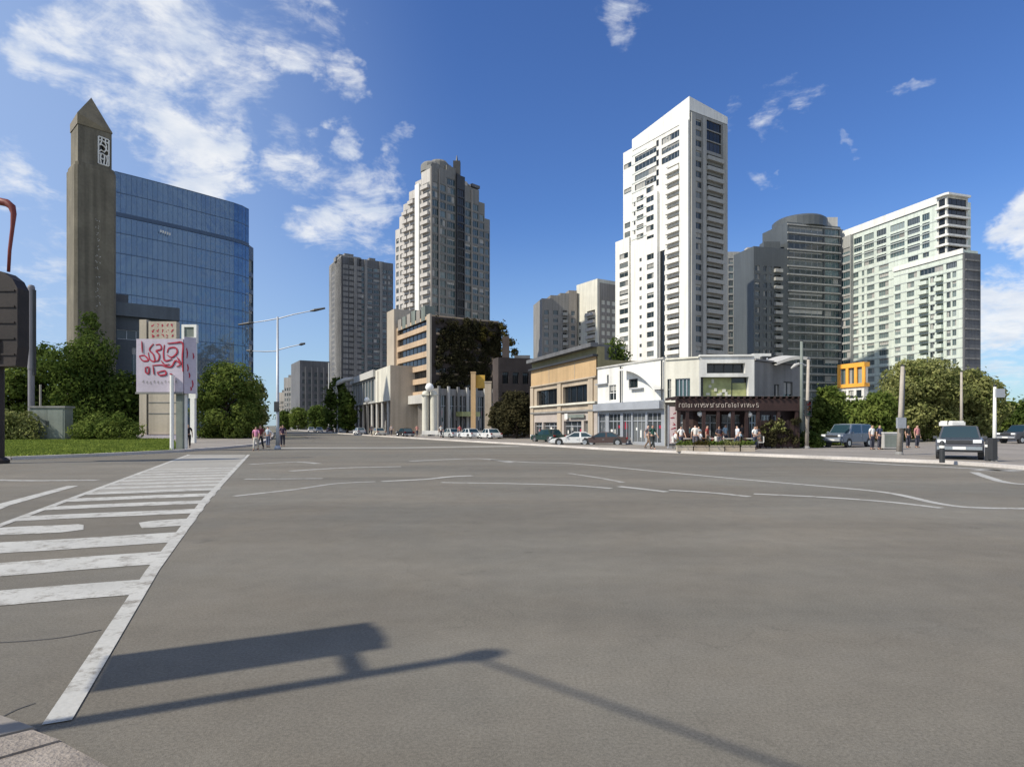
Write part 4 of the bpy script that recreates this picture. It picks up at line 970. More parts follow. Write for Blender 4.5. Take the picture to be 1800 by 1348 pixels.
for k in range(4):
    z0_ = 63.5 + 3 * k; 
a, e = X(1384) + un * .4, c + un * .4
for k in range(23): B.mb('floor_band', 'tower_grey').prism([a, e, e - un * .38, a - un * .38], 8.3 + 3 * k, 8.75 + 3 * k)
p = X(1432) - un * 8; B.mb('penthouse_drum', 'slate').lathe([(9.6, 75), (9.6, 78.4), (8.6, 79.2)], (p.x, p.y, 0), 30)
p = X(1462) - un * 7; B.mb('penthouse_block', 'bandstone').prism([p + Vector((-5, -4)), p + Vector((5.4, -4)), p + Vector((5.4, 4)), p + Vector((-5, 4))], 75, 79.6)
p = X(1366) - un * 4; B.mb('roof_plant', 'slate').prism([p + Vector((-3, -2)), p + Vector((3, -2)), p + Vector((3, 2)), p + Vector((-3, 2))], 65, 68.5)
B.done()
B = Bld('apartment_block', 'narrow glass fronted block showing right beside the white tower', ap(1302, 250))
a, e, f_ = ap(1279, 250), ap(1301, 250), ap(1326, 252)
B.block(a, e, 10, 0, 73, [(.4, 2.3, 5 + 3 * k, 7.3 + 3 * k, 'teal') for k in range(22)] + [(2.7, 4.7, 5 + 3 * k, 7.3 + 3 * k, 'band') for k in range(22)], m='tower_grey')
B.block(e, f_, 10, 0, 71.5, [(.8, 4.6, 5 + 3 * k, 6.9 + 3 * k, 'bal') for k in range(21)], m='dark_conc')
B.obox(ap(1318, 254), (1, 0), 2.2, 3, 71, 76, 'roof_plant', 'salmon')
B.done()

# ================================================================ LEFT SIDE
# --- clock tower
c = ap(131, 95); u_ = Vector((.68, .733)).normalized(); n = Vector((u_.y, -u_.x)); S_ = (ext(c, u_, 205) - c).length
B = Bld('belfry_tower', 'dark stone tower with a pointed bronze roof and a white lattice belfry', c)
def sq(a, w, d): return [a, a + u_ * w, a + u_ * w - n * d, a - n * d]
cham = .35
def cham_sq(a, w, d, ch):
    return [a + u_ * ch, a + u_ * (w - ch), a + u_ * w - n * ch, a + u_ * w - n * (d - ch), a + u_ * (w - ch) - n * d, a + u_ * ch - n * d, a - n * (d - ch), a - n * ch]
B.mb('shaft', 'tower_stone').prism(cham_sq(c, S_, S_, .4), 0, 42.6); B.mb('shaft', 'tower_stone').prism(cham_sq(c + u_ * .15 - n * .15, S_ - .3, S_ - .3, .4), 42.6, 43.2)
ins = .55; a = c + u_ * ins - n * ins; w_ = S_ - 2 * ins
zt = 49.6
f0, f1 = a, a + u_ * w_
B.face(f0, f1, 43.1, zt, [(w_ * .56, w_ * .95, 43.7, 48.2, 'slot')], 'belfry', 'tower_stone', 1.0)
B.face(f1, f1 - n * w_, 43.1, zt, [(w_ * .2, w_ * .8, 43.7, 48.2, 'slot')], 'belfry', 'tower_stone', 1.0); B.face(f1 - n * w_, f0 - n * w_, 43.1, zt, (), 'belfry', 'tower_stone'); B.face(f0 - n * w_, f0, 43.1, zt, (), 'belfry', 'tower_stone')
cc = a + u_ * w_ / 2 - n * w_ / 2; cor = [(f0 - u_ * .1 + n * .1, 50.9), (f1 + u_ * .1 + n * .1, zt - .3), (f1 - n * w_ + u_ * .1 - n * .1, zt), (f0 - n * w_ - u_ * .1 - n * .1, 50.6)]
rb = B.mb('roof', 'tower_cap')
B.mb('belfry', 'tower_stone').prism([f0, f1, f1 - n * w_, f0 - n * w_], zt - .02, zt + .02)
for i in range(4):
    (p, h1), (q, h2) = cor[i], cor[(i + 1) % 4]; rb.poly([(*p, h1), (*q, h2), (*cc, 55.0)]); rb.quad((*p, zt - .4), (*q, zt - .4), (*q, h2), (*p, h1))
# white tracery in the belfry opening
ck = B.mb('belfry_lattice', 'white'); o_ = a + u_ * (w_ * .755) + n * .04; rad = w_ * .17
def onf(px_, pz, pr=.0): p = o_ + u_ * px_ + n * pr; return (p.x, p.y, 46 + pz)
lat = [[(-.85, -2.2), (-.85, 2.15)], [(.85, -2.2), (.85, 2.0)], [(-.85, 2.15), (.85, 2.0)], [(-.85, -2.2), (.85, -2.25)], [(-.85, .75), (-.3, .95), (.2, .7), (.55, .2), (.85, .1)], [(-.85, 1.5), (-.35, 1.7), (.1, 1.45), (.6, 1.5), (.85, 1.3)], [(-.3, 2.1), (-.35, 1.4), (-.6, .9)], [(.3, 2.05), (.25, 1.4), (.45, .9), (.4, .3)], [(-.85, -.3), (-.4, .05), (.1, -.15), (.4, .3)],
       [(-.85, -.6), (-.2, -.5), (.4, -.75), (.85, -.55)], [(-.45, -.6), (-.55, -1.3), (-.4, -2.2)], [(.1, -.6), (.15, -1.3), (0, -2.2)], [(.5, -.7), (.6, -1.4), (.45, -2.2)], [(-.55, -1.3), (.15, -1.35)]]
for pts in lat: ck.tube([onf(x_ * .92 * w_ * .2, y_) for x_, y_ in pts], .115, 5)
# column of small raised characters down the face
ch = B.mb('lettering', 'bandstone'); rr = random.Random(7)
for k in range(13):
    zc_ = zz(385 + k * 12.5, 97); p = c + u_ * (S_ * .545) + n * .03
    for j in range(3):
        dx, dz_ = rr.uniform(-.32, .32), rr.uniform(-.32, .32); l = rr.uniform(.12, .3); an = rr.choice((0, 1.57, .8, 2.3))
        s0, s1 = p + u_ * (dx - l * math.cos(an) / 2), p + u_ * (dx + l * math.cos(an) / 2)
        ch.tube([(s0.x, s0.y, zc_ + dz_ - l * math.sin(an) / 2), (s1.x, s1.y, zc_ + dz_ + l * math.sin(an) / 2)], .045, 4)
B.done()

# --- blue glass office block, front bowed away at its far end
B = Bld('office_building', 'blue glass curtain walled office block with a sloping roofline', ap(300, 130))
p0, p1 = ap(202, 119.6), ap(437, 139); u_ = (p1 - p0).normalized(); n = Vector((u_.y, -u_.x)); W = (p1 - p0).length
plan = []
for k in range(15):
    t = k / 14; p = p0 + u_ * W * t + n * (.35 * math.sin(math.pi * min(t / .85, 1)) - (1.6 * ((t - .85) / .15) ** 2 if t > .85 else 0)); plan.append(p)
# fit the bowed end back on to its sight line
sh = ext(plan[-1], u_, 437.5) - plan[-1]
for k in range(15): plan[k] = plan[k] + sh * (max(0, k - 9) / 5)
NF = 13; z0_, z1_ = 0, 51.6; fh = (z1_) / NF
for f in range(NF):
    zb0, zb1 = f * fh + .07, (f + 1) * fh - .07
    if f == NF - 3: zb1 -= .7
    b = MB()
    for k in range(14):
        a, e = plan[k], plan[k + 1]
        for j in range(2):
            s0 = a + (e - a) * j / 2; s1 = a + (e - a) * (j + 1) / 2; b.quad((*s0, zb0), (*s1, zb0), (*s1, zb1), (*s0, zb1))
    o = b.build('glass_band', M['curtain'], B.root)
    b = MB()
    for k in range(0, 14):
        a, e = plan[k], plan[k + 1]
        for j in range(2): m_ = a + (e - a) * j / 2 + n * .02; b.box((m_.x - .02, m_.y - .02, zb0 + .01), (m_.x + .02, m_.y + .02, zb1 - .01))
    b.build('mullion', M['blue_metal'], o, B.root.location)
m_ = MB()
core = [p - n * .25 for p in plan]; back = [p1 - n * 26, p0 - n * 26]
B.mb('frame', 'blue_frame').prism(core + back, 0, z1_)
for f in range(NF + 1):
    zz0 = f * fh; t_ = .07 if f not in (NF - 2,) else .7
    lo = [p + n * (.04 if f != NF - 2 else .1) for p in plan]
    bb = B.mb('floor_line', 'blue_frame')
    for k in range(14):
        a, e, a2, e2 = lo[k], lo[k + 1], core[k], core[k + 1]
        bb.quad((*a, zz0 - t_), (*e, zz0 - t_), (*e, zz0 + .07), (*a, zz0 + .07)); bb.quad((*a, zz0 + .07), (*e, zz0 + .07), (*e2, zz0 + .07), (*a2, zz0 + .07)); bb.quad((*a2, zz0 - t_), (*e2, zz0 - t_), (*e, zz0 - t_), (*a, zz0 - t_))
a = ap(436.5, 143); e = ap(445.5, 146); B.block(a, e, 12, 0, zz(432, 144), [(.2, (e - a).length - .2, 2 + 4 * k, 5 + 4 * k, 'teal') for k in range(10)], part='side_wing', m='blue_frame')
# small white sign high on the glass
sg = B.mb('sign_lettering', 'white'); rr = random.Random(3)
p = ext(p0, u_, 280) + n * .95
for k in range(5):
    s = p + u_ * (.0 + k * .42); z = zz(409.5 + k * .5, 126); sg.box((s.x - .13, s.y - .06, z - .3), (s.x + .13, s.y + .02, z + .3 * (.5 + rr.random() * .5)))
B.done()
# --- dark annex in front of the glass
B = Bld('annex_building', 'dark flat roofed annex standing before the blue glass block', ap(258, 104))
p0 = ap(200, 101); u_ = Vector((.8, .6)); p1 = ext(p0, u_, 309)
w_ = (p1 - p0).length
B.block(p0, p1, 10, 0, zz(556, 103), [(w_ * .28, w_ * .42, 9, 15, 'teal'), (w_ * .05, w_ * .95, 16.2, 17.8, 'band'), (w_ * .55, w_ * .9, 8, 14, 'slot')], m='annex_wall')
n = Vector((u_.y, -u_.x)); zc_ = zz(548, 103)
B.mb('cornice', 'annex_trim').prism([p0 + n * .8 - u_ * .5, p1 + n * .8 + u_ * .5, p1 - n * 10.5 + u_ * .5, p0 - n * 10.5 - u_ * .5], zc_ - 1, zc_ + 1.2, bottom=True)
B.obox(p0 + u_ * w_ * .08 - n * 2, u_, 3, 2, zc_ + 1.1, zc_ + 3, 'roof_plant', 'dark_conc')
B.done()

# --- planting
tree('conifer_tree', 'tall dark spreading tree in front of the clock tower', 158, 548, 86, 175, n=17000, size=.23, mt='leaf_dark', seed=11, conic=True, low=.06)
tree('broadleaf_tree', 'dark rounded tree left of the tall spreading tree', 72, 606, 88, 120, n=5200, size=.34, mt='leaf_dark', seed=12, low=.1)
tree('broadleaf_tree', 'lower olive green tree at the left edge, behind the hedge', 20, 650, 84, 90, n=3800, size=.3, mt='leaf_mid', seed=13, low=.1)
tree('broadleaf_tree', 'dark bushy tree between the tall tree and the billboard', 220, 655, 86, 90, n=3800, size=.32, mt='leaf_dark', seed=14, low=.08)
for x_, y_, d_, w_, sd, lab in ((-95, 600, 84, 150, 17, 'broadleaf tree beyond the left edge, nearest to the hedge'), (-260, 570, 92, 190, 18, 'large broadleaf tree farther beyond the left edge')): tree('broadleaf_tree', lab, x_, y_, d_, w_, n=5200, size=.32, mt='leaf_mid', seed=sd, low=.1)
bush('clipped green bush right of the steel cabinet', 130, 245, 719, 72, 5600, .16, 'leaf_mid', 21)
bush('yellowish hedge bush left of the steel cabinet', -20, 64, 716, 71, 4200, .16, 'leaf_olive', 22)
tree('broadleaf_tree', 'round green street tree right of the white sign post', 398, 638, 82, 128, n=16000, size=.19, mt='leaf_mid', seed=15, low=.06)
tree('broadleaf_tree', 'loose leaning tree at the right side of the round green tree', 447, 668, 92, 52, n=3000, size=.26, mt='leaf_olive', seed=16, low=.12)
bush('low dark undergrowth below the round green tree', 346, 462, 738, 84, 3200, .2, 'leaf_dark', 23)

# --- utility cabinet
p = ap(91, 73); d_ = 73; w_ = 60 / F * d_; h_ = zz(717, d_) - .14
t = thing('utility_cabinet', 'grey green steel utility cabinet standing on the lawn', 'cabinet', (p.x, p.y, .13))
b = MB(); b.box((-w_ / 2, -.7, 0), (w_ / 2, .7, h_)); b.build('body', M['cabinet'], t, O0)
b = MB(); b.box((-w_ / 2 - .15, -.85, h_), (w_ / 2 + .15, .85, h_ + .22)); b.build('roof', M['grey_conc'], t, O0)
for s in (-1, 1):
    b = MB(); b.box((min(0, s * w_ * .46) + .02, -.74, .2), (max(0, s * w_ * .46) - .02, -.702, h_ - .2)); o = b.build('door', M['cabinet'], t, O0)
    b = MB(); b.box((s * .12 - .03, -.8, h_ * .45), (s * .12 + .03, -.742, h_ * .6)); b.build('handle', M['dark_metal'], o, O0)
p = ap(71, 74.6); tag(MB().build('x', M['white']) if False else (lambda b: (b.tube([(p.x, p.y, .1), (p.x, p.y, zz(676, 74.6))], .11, 8), b.build('marker_post', M['pole_beige']))[1])(MB()), 'thin pale post standing behind the steel cabinet', 'post')
# --- grey column by the left edge
p = ap(55, 75); t = thing('lamp_column', 'grey round topped column rising from the hedge at the left', 'column', (p.x, p.y, 0)); H_ = zz(501, 75)
b = MB(); b.lathe([(.4, 0), (.4, 1.2), (.34, 1.3), (.34, H_ * .45), (.38, H_ * .46), (.38, H_ - .3), (.3, H_ - .06), (.12, H_)], O0, 16); b.build('shaft', M['column_grey'], t, O0)
b = MB(); b.box((.3, -.2, H_ * .42), (.46, .2, H_ - .6)); b.build('dark_edge', M['dark_metal'], t, O0)

# --- big brown hanging sign box on its post at the left edge
d_ = 29; p = ap(-6, d_); t = thing('hanging_sign', 'dark brown arch topped sign box on a post under a curved red arm', 'sign', (p.x, p.y, 0))
U = d_ / F
b = MB(); b.tube([(0, 0, 0), (0, 0, zz(640, d_))], [.3, .3], 14); b.lathe([(.5, 0), (.5, .16), (.34, .3)], O0, 16); b.build('post', M['rust'], t, O0)
xw = 47 * U; zb0, zt0 = zz(648, d_), zz(478, d_)
prof = [(-1.3, zb0), (xw * .93, zb0 + .1), (xw, zb0 + 1.0), (xw, zt0 - .85), (xw * .82, zt0 - .42), (xw * .5, zt0 - .1), (xw * .2, zt0), (-1.3, zt0)]
b = MB(); b.poly([(x_, -.35, z_) for x_, z_ in prof]); b.poly([(x_, .35, z_) for x_, z_ in reversed(prof)])
for i in range(len(prof)): (x0_, z0_), (x1_, z1_) = prof[i], prof[(i + 1) % len(prof)]; b.quad((x0_, -.35, z0_), (x0_, .35, z0_), (x1_, .35, z1_), (x1_, -.35, z1_))
ob = b.build('sign_box', M['rust'], t, O0)
b = MB(); b.box((-.12, -.42, zz(636, d_)), (.45, -.36, zz(597, d_))); b.box((.3, -.44, zz(634, d_)), (.42, -.42, zz(600, d_))); b.build('small_plate', M['grey_metal'], ob, O0)
for k in range(5): b = MB(); b.box((.2, -.39, zb0 + .6 + k * .75), (xw * .9, -.353, zb0 + .68 + k * .75)); b.build('rib', M['rust'], ob, O0)
arc = [(21 * U, 478), (23 * U, 440), (28 * U, 400), (30 * U, 376), (27 * U, 364), (18 * U, 357), (4 * U, 354), (-16 * U, 356), (-28 * U, 366), (-32 * U, 400), (-31 * U, 480)]
b = MB(); b.tube([(x_, 0, zz(y_, d_)) for x_, y_ in arc], [.07, .075, .085, .12, .16, .18, .18, .18, .14, .08, .07], 10); b.build('curved_arm', M['red_metal'], t, O0, smooth=True)

# --- billboard with red brush lettering
d_ = 43; U = d_ / F; t = thing('billboard', 'lavender billboard with red brush lettering on white posts', 'billboard', (ap(282, d_).x, d_, .1))
X_ = lambda x: (x - 282) * U; Z_ = lambda y: zz(y, d_) - .1
bx = [(X_(241), 0), (X_(323), 0), (X_(323) + .59, .5)]
b = MB(); y0_, y1_ = Z_(689), Z_(596)
b.box((bx[0][0], -.09, y0_), (bx[1][0], .09, y1_)); ob = b.build('board', M['lavender'], t, O0)
b = MB(); M2 = Matrix.Translation((bx[1][0] + .01, 0, 0)) @ Matrix.Rotation(math.atan2(.5, bx[2][0] - bx[1][0]), 4, 'Z'); l2 = math.hypot(.5, bx[2][0] - bx[1][0])
b.box((0, -.09, y0_ - .1), (l2, .09, y1_ + .15), M=M2); o2 = b.build('side_board', M['lavender'], t, O0)
b = MB(); b.box((bx[0][0] - .05, -.13, y0_ - .14), (bx[1][0], .13, y0_ - .003)); b.build('ledge', M['grey_conc'], ob, O0)
Zm = lambda zx, zy: ((225 + zx / 4.99 - 282) * U, 540 + zy / 4.99)
strokes = [[(105, 430), (150, 425), (185, 465), (140, 472), (108, 436)], [(185, 400), (200, 460), (240, 476), (232, 420), (195, 372), (230, 322)], [(250, 332), (290, 330), (297, 368), (255, 385), (282, 420), (272, 466), (240, 472)],
           [(326, 332), (318, 400), (325, 462), (350, 470), (392, 455)], [(350, 400), (368, 360), (425, 358), (437, 400), (392, 440), (350, 420)], [(222, 512), (300, 508), (340, 522), (390, 520), (424, 470), (462, 492), (438, 438)],
           [(162, 530), (190, 528), (188, 580), (164, 572), (160, 530)], [(265, 572), (330, 558), (338, 590), (284, 597), (265, 572)], [(355, 320), (420, 314), (488, 318), (484, 440), (490, 566)], [(228, 520), (236, 590)], [(440, 440), (470, 498), (432, 522)], [(300, 470), (330, 505), (372, 500)], [(130, 300), (135, 400)], [(375, 585), (400, 590)]]
def brush(b, pts, w, y, f=None):
    P = smooth_curve(pts, 5); k = len(P)
    for i in range(k - 1):
        tt = (P[i + 1] - P[i]); 
        if tt.length < 1e-6: continue
        tt.normalize(); nn_ = Vector((-tt.y, tt.x)); w0 = w * (.55 + .55 * math.sin(math.pi * min(1, (i + .6) / k))); w1 = w * (.55 + .55 * math.sin(math.pi * min(1, (i + 1.6) / k)))
        q = [P[i] - nn_ * w0 - tt * .01, P[i + 1] - nn_ * w1 + tt * .01, P[i + 1] + nn_ * w1 + tt * .01, P[i] + nn_ * w0 - tt * .01]
        v = [(p.x, y - .0006 * i, p.y) for p in q]
        if f: v = [tuple(f @ Vector(p)) for p in v]
        b.quad(*v)
b = MB(); b2 = MB()
for i, s in enumerate(strokes):
    pts = [(Zm(*p)[0], Z_(Zm(*p)[1])) for p in s]; brush(b, pts, .05 if i < 9 else .035, -.1 - .004 * i); brush(b2, [(p[0] + .035, p[1] - .05) for p in pts], .025, -.094 - .0002 * i)
b.build('lettering', M['red_paint'], ob, O0); b2.build('letter_shading', M['black_paint'], ob, O0)
b = MB()
for k, (x0_, y_, l_) in enumerate(((.2, 640, .5), (.3, 655, .35), (.15, 612, .7), (.55, 620, .4), (.5, 668, .5), (.4, 680, .25))): zc_ = Z_(y_); b = MB(); brush(b, [(x0_, zc_), (x0_ + .05, zc_ - l_ * .5), (x0_ + .02, zc_ - l_)], .04, -.1 - .003 * k, M2); b.build('letter', M['red_paint'], o2, O0)
b = MB()
for k in range(10): x0_ = X_(252 + 6.4 * k); zc_ = Z_(672 + (k % 3)); brush(b, [(x0_, zc_), (x0_ + .08, zc_ + .12), (x0_ + .1, zc_ - .08)], .014, -.1 - .002 * k)
b.build('small_print', M['grey_conc'], ob, O0)
for x_ in (306, 322.5):
    b = MB(); b.tube([(X_(x_), -.28 if x_ < 310 else .3, 0), (X_(x_), -.28 if x_ < 310 else .3, Z_(660))], .13 if x_ < 310 else .12, 10); b.build('post', M['white'], t, O0)
b = MB(); b.box((X_(308), .1, .0), (X_(321), .2, Z_(689))); b.build('back_panel', M['cabinet'], t, O0)

# --- beige pylon sign behind the billboard
d_ = 78; U = d_ / F; p = ap(281, d_); t = thing('pylon_sign', 'tall beige pylon sign with faint red writing, rising behind the billboard', 'sign', (p.x, p.y, .1))
Z_ = lambda y: zz(y, d_) - .1; w_ = 32 * U
b = MB(); b.box((-w_, -.5, 0), (-w_ + .9, .5, Z_(563))); b.build('pillar', M['beige'], t, O0)
b = MB(); b.box((-w_ + 1.1, -.4, .6), (w_, .4, Z_(566))); ob = b.build('panel', M['beige'], t, O0)
b = MB(); b.box((-w_ - .2, -.8, 0), (w_ + .3, .8, .5)); b.build('plinth', M['lavender'], t, O0)
b = MB(); rr = random.Random(9)
for row in range(4):
    for k in range(5):
        x0_ = -w_ + 1.5 + k * .62; z_ = Z_(570 + 9 * row)
        for j in range(2): s_ = [(x0_ + rr.uniform(0, .35), z_ - rr.uniform(0, .45)) for _ in range(3)]; brush(b, s_, .045, -.405 - .002 * (k + 5 * row))
b.build('lettering', M['red_paint'], ob, O0)
b = MB()
for k in range(3): b.box((-w_ + 1.12, -.45, 3.2 + k * 1.4), (w_ - .02, -.403, 3.3 + k * 1.4))
b.build('joint_strip', M['grey_conc'], ob, O0)
# --- white square topped sign
d_ = 60; U = d_ / F; p = ap(334, d_); t = thing('totem_sign', 'white totem sign with a small dark square window at its top', 'sign', (p.x, p.y, .1)); Z_ = lambda y: zz(y, d_) - .1
b = MB(); a_, e_ = -13 * U, 13 * U; z0_, z1_ = Z_(603), Z_(571)
b.box((a_, -.2, z0_), (a_ + .25, .2, z1_)); b.box((e_ - .25, -.2, z0_), (e_, .2, z1_)); b.box((a_ + .25, -.2, z1_ - .25), (e_ - .25, .2, z1_)); b.box((a_ + .25, -.2, z0_), (e_ - .25, .2, z0_ + .55)); ob = b.build('head_frame', M['white'], t, O0)
b = MB(); b.box((a_ + .25, -.1, z0_ + .55), (e_ - .25, .1, z1_ - .25)); ob2 = b.build('screen', M['cabinet'], t, O0)
b = MB(); b.box((-1 * U, -.16, Z_(700)), (e_ - .1, .16, z0_)); b.build('mast', M['white'], t, O0)
b = MB(); b.box((2 * U, -.2, 0), (9.5 * U, .2, Z_(700))); b.build('post', M['white'], t, O0)
p = ap(331, 47); person('person in dark clothes standing between the billboard post and the totem sign', p.x, p.y, .5, 'stand', (.02, .02, .025), (.018, .018, .02), h=1.04, z=.1)

# --- street lamp
d_ = 46; p = ap(488, d_); t = thing('street_lamp', 'tall grey street lamp with long arms at two heights, by the crosswalk', 'street lamp', (p.x, p.y, .0)); U = d_ / F
Z_ = lambda y: zz(y, d_); X_ = lambda x: (x - 488) * U
b = MB(); b.tube([(0, 0, .0), (0, 0, 1.5), (0, 0, Z_(557))], [.15, .12, .075], 12); b.lathe([(.24, 0), (.24, .12), (.16, .3)], O0, 12); b.build('pole', M['grey_metal'], t, O0, smooth=True)
for pts in ([(490, 560), (515, 553), (545, 547)], [(488, 560), (466, 564), (446, 567)], [(489, 615), (508, 610), (526, 606)], [(488, 617), (466, 618), (444, 617)]):
    b = MB(); b.tube([(X_(x_), 0, Z_(y_)) for x_, y_ in pts], [.045, .04, .035], 8); ar = b.build('arm', M['grey_metal'], t, O0)
    (xa, ya), (xb, yb) = pts[-2], pts[-1]; dx, dz_ = X_(xb) - X_(xa), Z_(yb) - Z_(ya); l_ = math.hypot(dx, dz_); dx, dz_ = dx / l_, dz_ / l_
    hl = 1.15 if abs(xb - 545) < 2 or xb == 446 else .45
    b = MB(); b.tube([(X_(xb), 0, Z_(yb)), (X_(xb) + dx * hl * .3, 0, Z_(yb) + dz_ * hl * .3), (X_(xb) + dx * hl, 0, Z_(yb) + dz_ * hl)], [.05, .11, .07], 8); b.build('lamp_head', M['dark_metal'], ar, O0)
b = MB(); b.box((-.2, -.2, Z_(724)), (.16, -.11, Z_(706))); b.build('control_box', M['dark_metal'], t, O0)

# people at the end of the crosswalk
K = 'people at the far end of the crosswalk'
def at(x, y): q = gp(x, y, 0.); return q.x, q.y
for (x, y, lab, pose, sh_, tr_, rz, h) in ((450, 792, 'person in pink top stepping off the far end of the crosswalk', 'walk', (.6, .25, .38), (.45, .43, .38), .2, 1.0), (458, 790, 'person in dark red top beside the one in pink', 'walk', (.16, .03, .04), (.03, .035, .04), .1, 1.06),
                                      (471, 786, 'person in pale blue shirt left of the street lamp', 'stand', (.4, .46, .52), (.08, .1, .16), 2.8, 1.0), (497, 785, 'person in dark clothes right of the street lamp', 'stand', (.05, .03, .06), (.03, .03, .045), .4, 1.08), (493.5, 782, 'person in a faded rose shirt behind the street lamp', 'carry', (.42, .25, .27), (.2, .2, .22), 0, 1.02)):
    q = at(x, y); person(lab, q[0], q[1], rz, pose, sh_, tr_, h=h, group=K)

# ================================================================ SIDE STREET
B = Bld('distant_building', 'dark squarish block closing the side street', ap(553, 250))
a, e = ap(527, 250), ap(580, 256); w_ = (e - a).length
B.block(a, e, 20, 0, zz(634, 252), [(1 + 2.4 * j, 2.6 + 2.4 * j, 4 + 3 * k, 5.8 + 3 * k, 'louvre') for j in range(5) for k in range(7)], m='dark_conc', parapet=.5)
for j in range(4): q = a + (e - a) * (.2 + .2 * j); B.obox(q + Vector((0, -.4)), (e - a), .5, .38, 0, zz(645, 252), 'pier', 'grey_conc')
B.done()
for x0_, x1_, y_, d_, m_, lab in ((512, 528, 655, 330, 'white_wall', 'pale narrow building left of the dark squarish block'), (499, 513, 664, 380, 'grey_conc', 'grey far building showing beside the street lamp pole'), (489, 500, 690, 430, 'taupe', 'low taupe far building behind the street lamp pole')):
    B = Bld('distant_building', lab, ap((x0_ + x1_) / 2, d_)); a, e = ap(x0_, d_), ap(x1_, d_ - 4); w_ = (e - a).length
    B.block(a, e, 14, 0, zz(y_, d_), [(w_ * .12 + w_ * .28 * j, w_ * .12 + w_ * .28 * j + w_ * .18, 4 + 3.2 * k, 6 + 3.2 * k, 'far') for j in range(3) for k in range(int((zz(y_, d_) - 6) / 3.2))], m=m_); B.obox((a + e) / 2 + Vector((0, 5)), (1, 0), w_ * .4, 4, zz(y_, d_) - .2, zz(y_, d_) + 2, 'roof_plant', 'grey_conc'); B.done()
for i, (x, y_, d_, w_, mt, lab) in enumerate(((592, 664, 150, 46, 'leaf_dark', 'dark street tree before the long white gallery'), (560, 712, 200, 44, 'leaf_dark', 'dark low tree in front of the dark squarish block'), (525, 716, 230, 36, 'leaf_mid', 'small tree far down the side street'), (500, 722, 260, 30, 'leaf_dark', 'farthest dark tree down the side street'), (611, 690, 140, 34, 'leaf_dark', 'dark tree touching the glass end of the gallery'))):
    tree('street_tree', lab, x, y_, d_, w_, n=2600, size=.42, mt=mt, seed=40 + i, low=.12)
# long gallery: glass part and white part
g0, g1 = ap(686, 116), ap(619, 152); u_ = (g0 - g1).normalized(); n = Vector((u_.y, -u_.x)); gm = ext(g1, u_, 660)
B = Bld('gallery_building', 'long low white gallery with a glazed end, left of the banded block', gm)
H_ = 13.3; W = (g0 - g1).length; wg = (gm - g1).length
B.face(g1, gm, 6.6, H_, [(1 + 3.1 * k, 3.6 + 3.1 * k, 7, 11.6, 'teal') for k in range(int(wg / 3.1))], 'glazed_wall', 'tower_grey')
B.face(gm, g0, 6.6, H_, (), 'wall', 'cream_wall'); B.face(g0, g0 - n * 12, 0, H_, (), 'wall', 'beige'); B.mb('roof', 'bandstone').poly([(*g1, H_), (*g0, H_), (*(g0 - n * 12), H_), (*(g1 - n * 12), H_)])
B.face(g1 - n * 12, g1, 0, H_, (), 'wall', 'dark_conc')
B.mb('soffit', 'grey_conc').poly([(*(g1 - n * 4), 6.6), (*(g0 - n * 4), 6.6), (*g0, 6.6), (*g1, 6.6)])
B.face(g1 - n * 4, g0 - n * 4, 0, 6.6, [(1 + 3.6 * k, 4 + 3.6 * k, .4, 4.8, 'shop') for k in range(int(W / 3.6))], 'shopfront', 'grey_conc')
for k in range(8): q = g1 + u_ * (W * (k + .3) / 8) - n * .5; B.mb('column', 'bandstone').tube([(q.x, q.y, 0), (q.x, q.y, 6.6)], .32, 10)
a = g1 + n * .5; e = gm + n * .5; B.mb('eaves_band', 'bandstone').prism([a, e, e - n * .49, a - n * .49], 12, 13.5)
q = gm + u_ * 2.6 + n * .06; B.mb('downpipe', 'salmon').tube([(q.x, q.y, 6.7), (q.x, q.y, 13)], .12, 6)
B.done()
# bright curved canopy at its far end
p = ap(600, 148); t = thing('canopy', 'pale curved canopy hood above the dark street tree', 'canopy', (p.x, p.y, 0))
b = MB(); pts = [(ap(x, 146).x - p.x, 0, zz(y, 146)) for x, y in ((589, 694), (584, 680), (590, 672), (602, 667), (617, 665))]
b.tube(pts, [.3, .55, .6, .55, .45], 8); b.build('hood', M['bandstone'], t, O0, smooth=True)
b = MB(); b.tube([(pts[0][0], 0, 0), pts[0]], .18, 8); b.build('post', M['grey_metal'], t, O0)
p = ap(578, 170); t = thing('flag_pole', 'thin white pole standing before the dark squarish block', 'pole', (p.x, p.y, 0)); b = MB(); b.tube([(0, 0, 0), (0, 0, zz(640, 170))], [.2, .14], 8); b.lathe([(.4, 0), (.4, .3), (.2, .4)], O0, 10); b.build('shaft', M['white'], t, O0); b = MB(); b.lathe([(.02, -.2), (.2, -.05), (.2, .1), (.02, .22)], (0, 0, zz(640, 170) + .1), 10); b.build('finial', M['white'], t, O0)

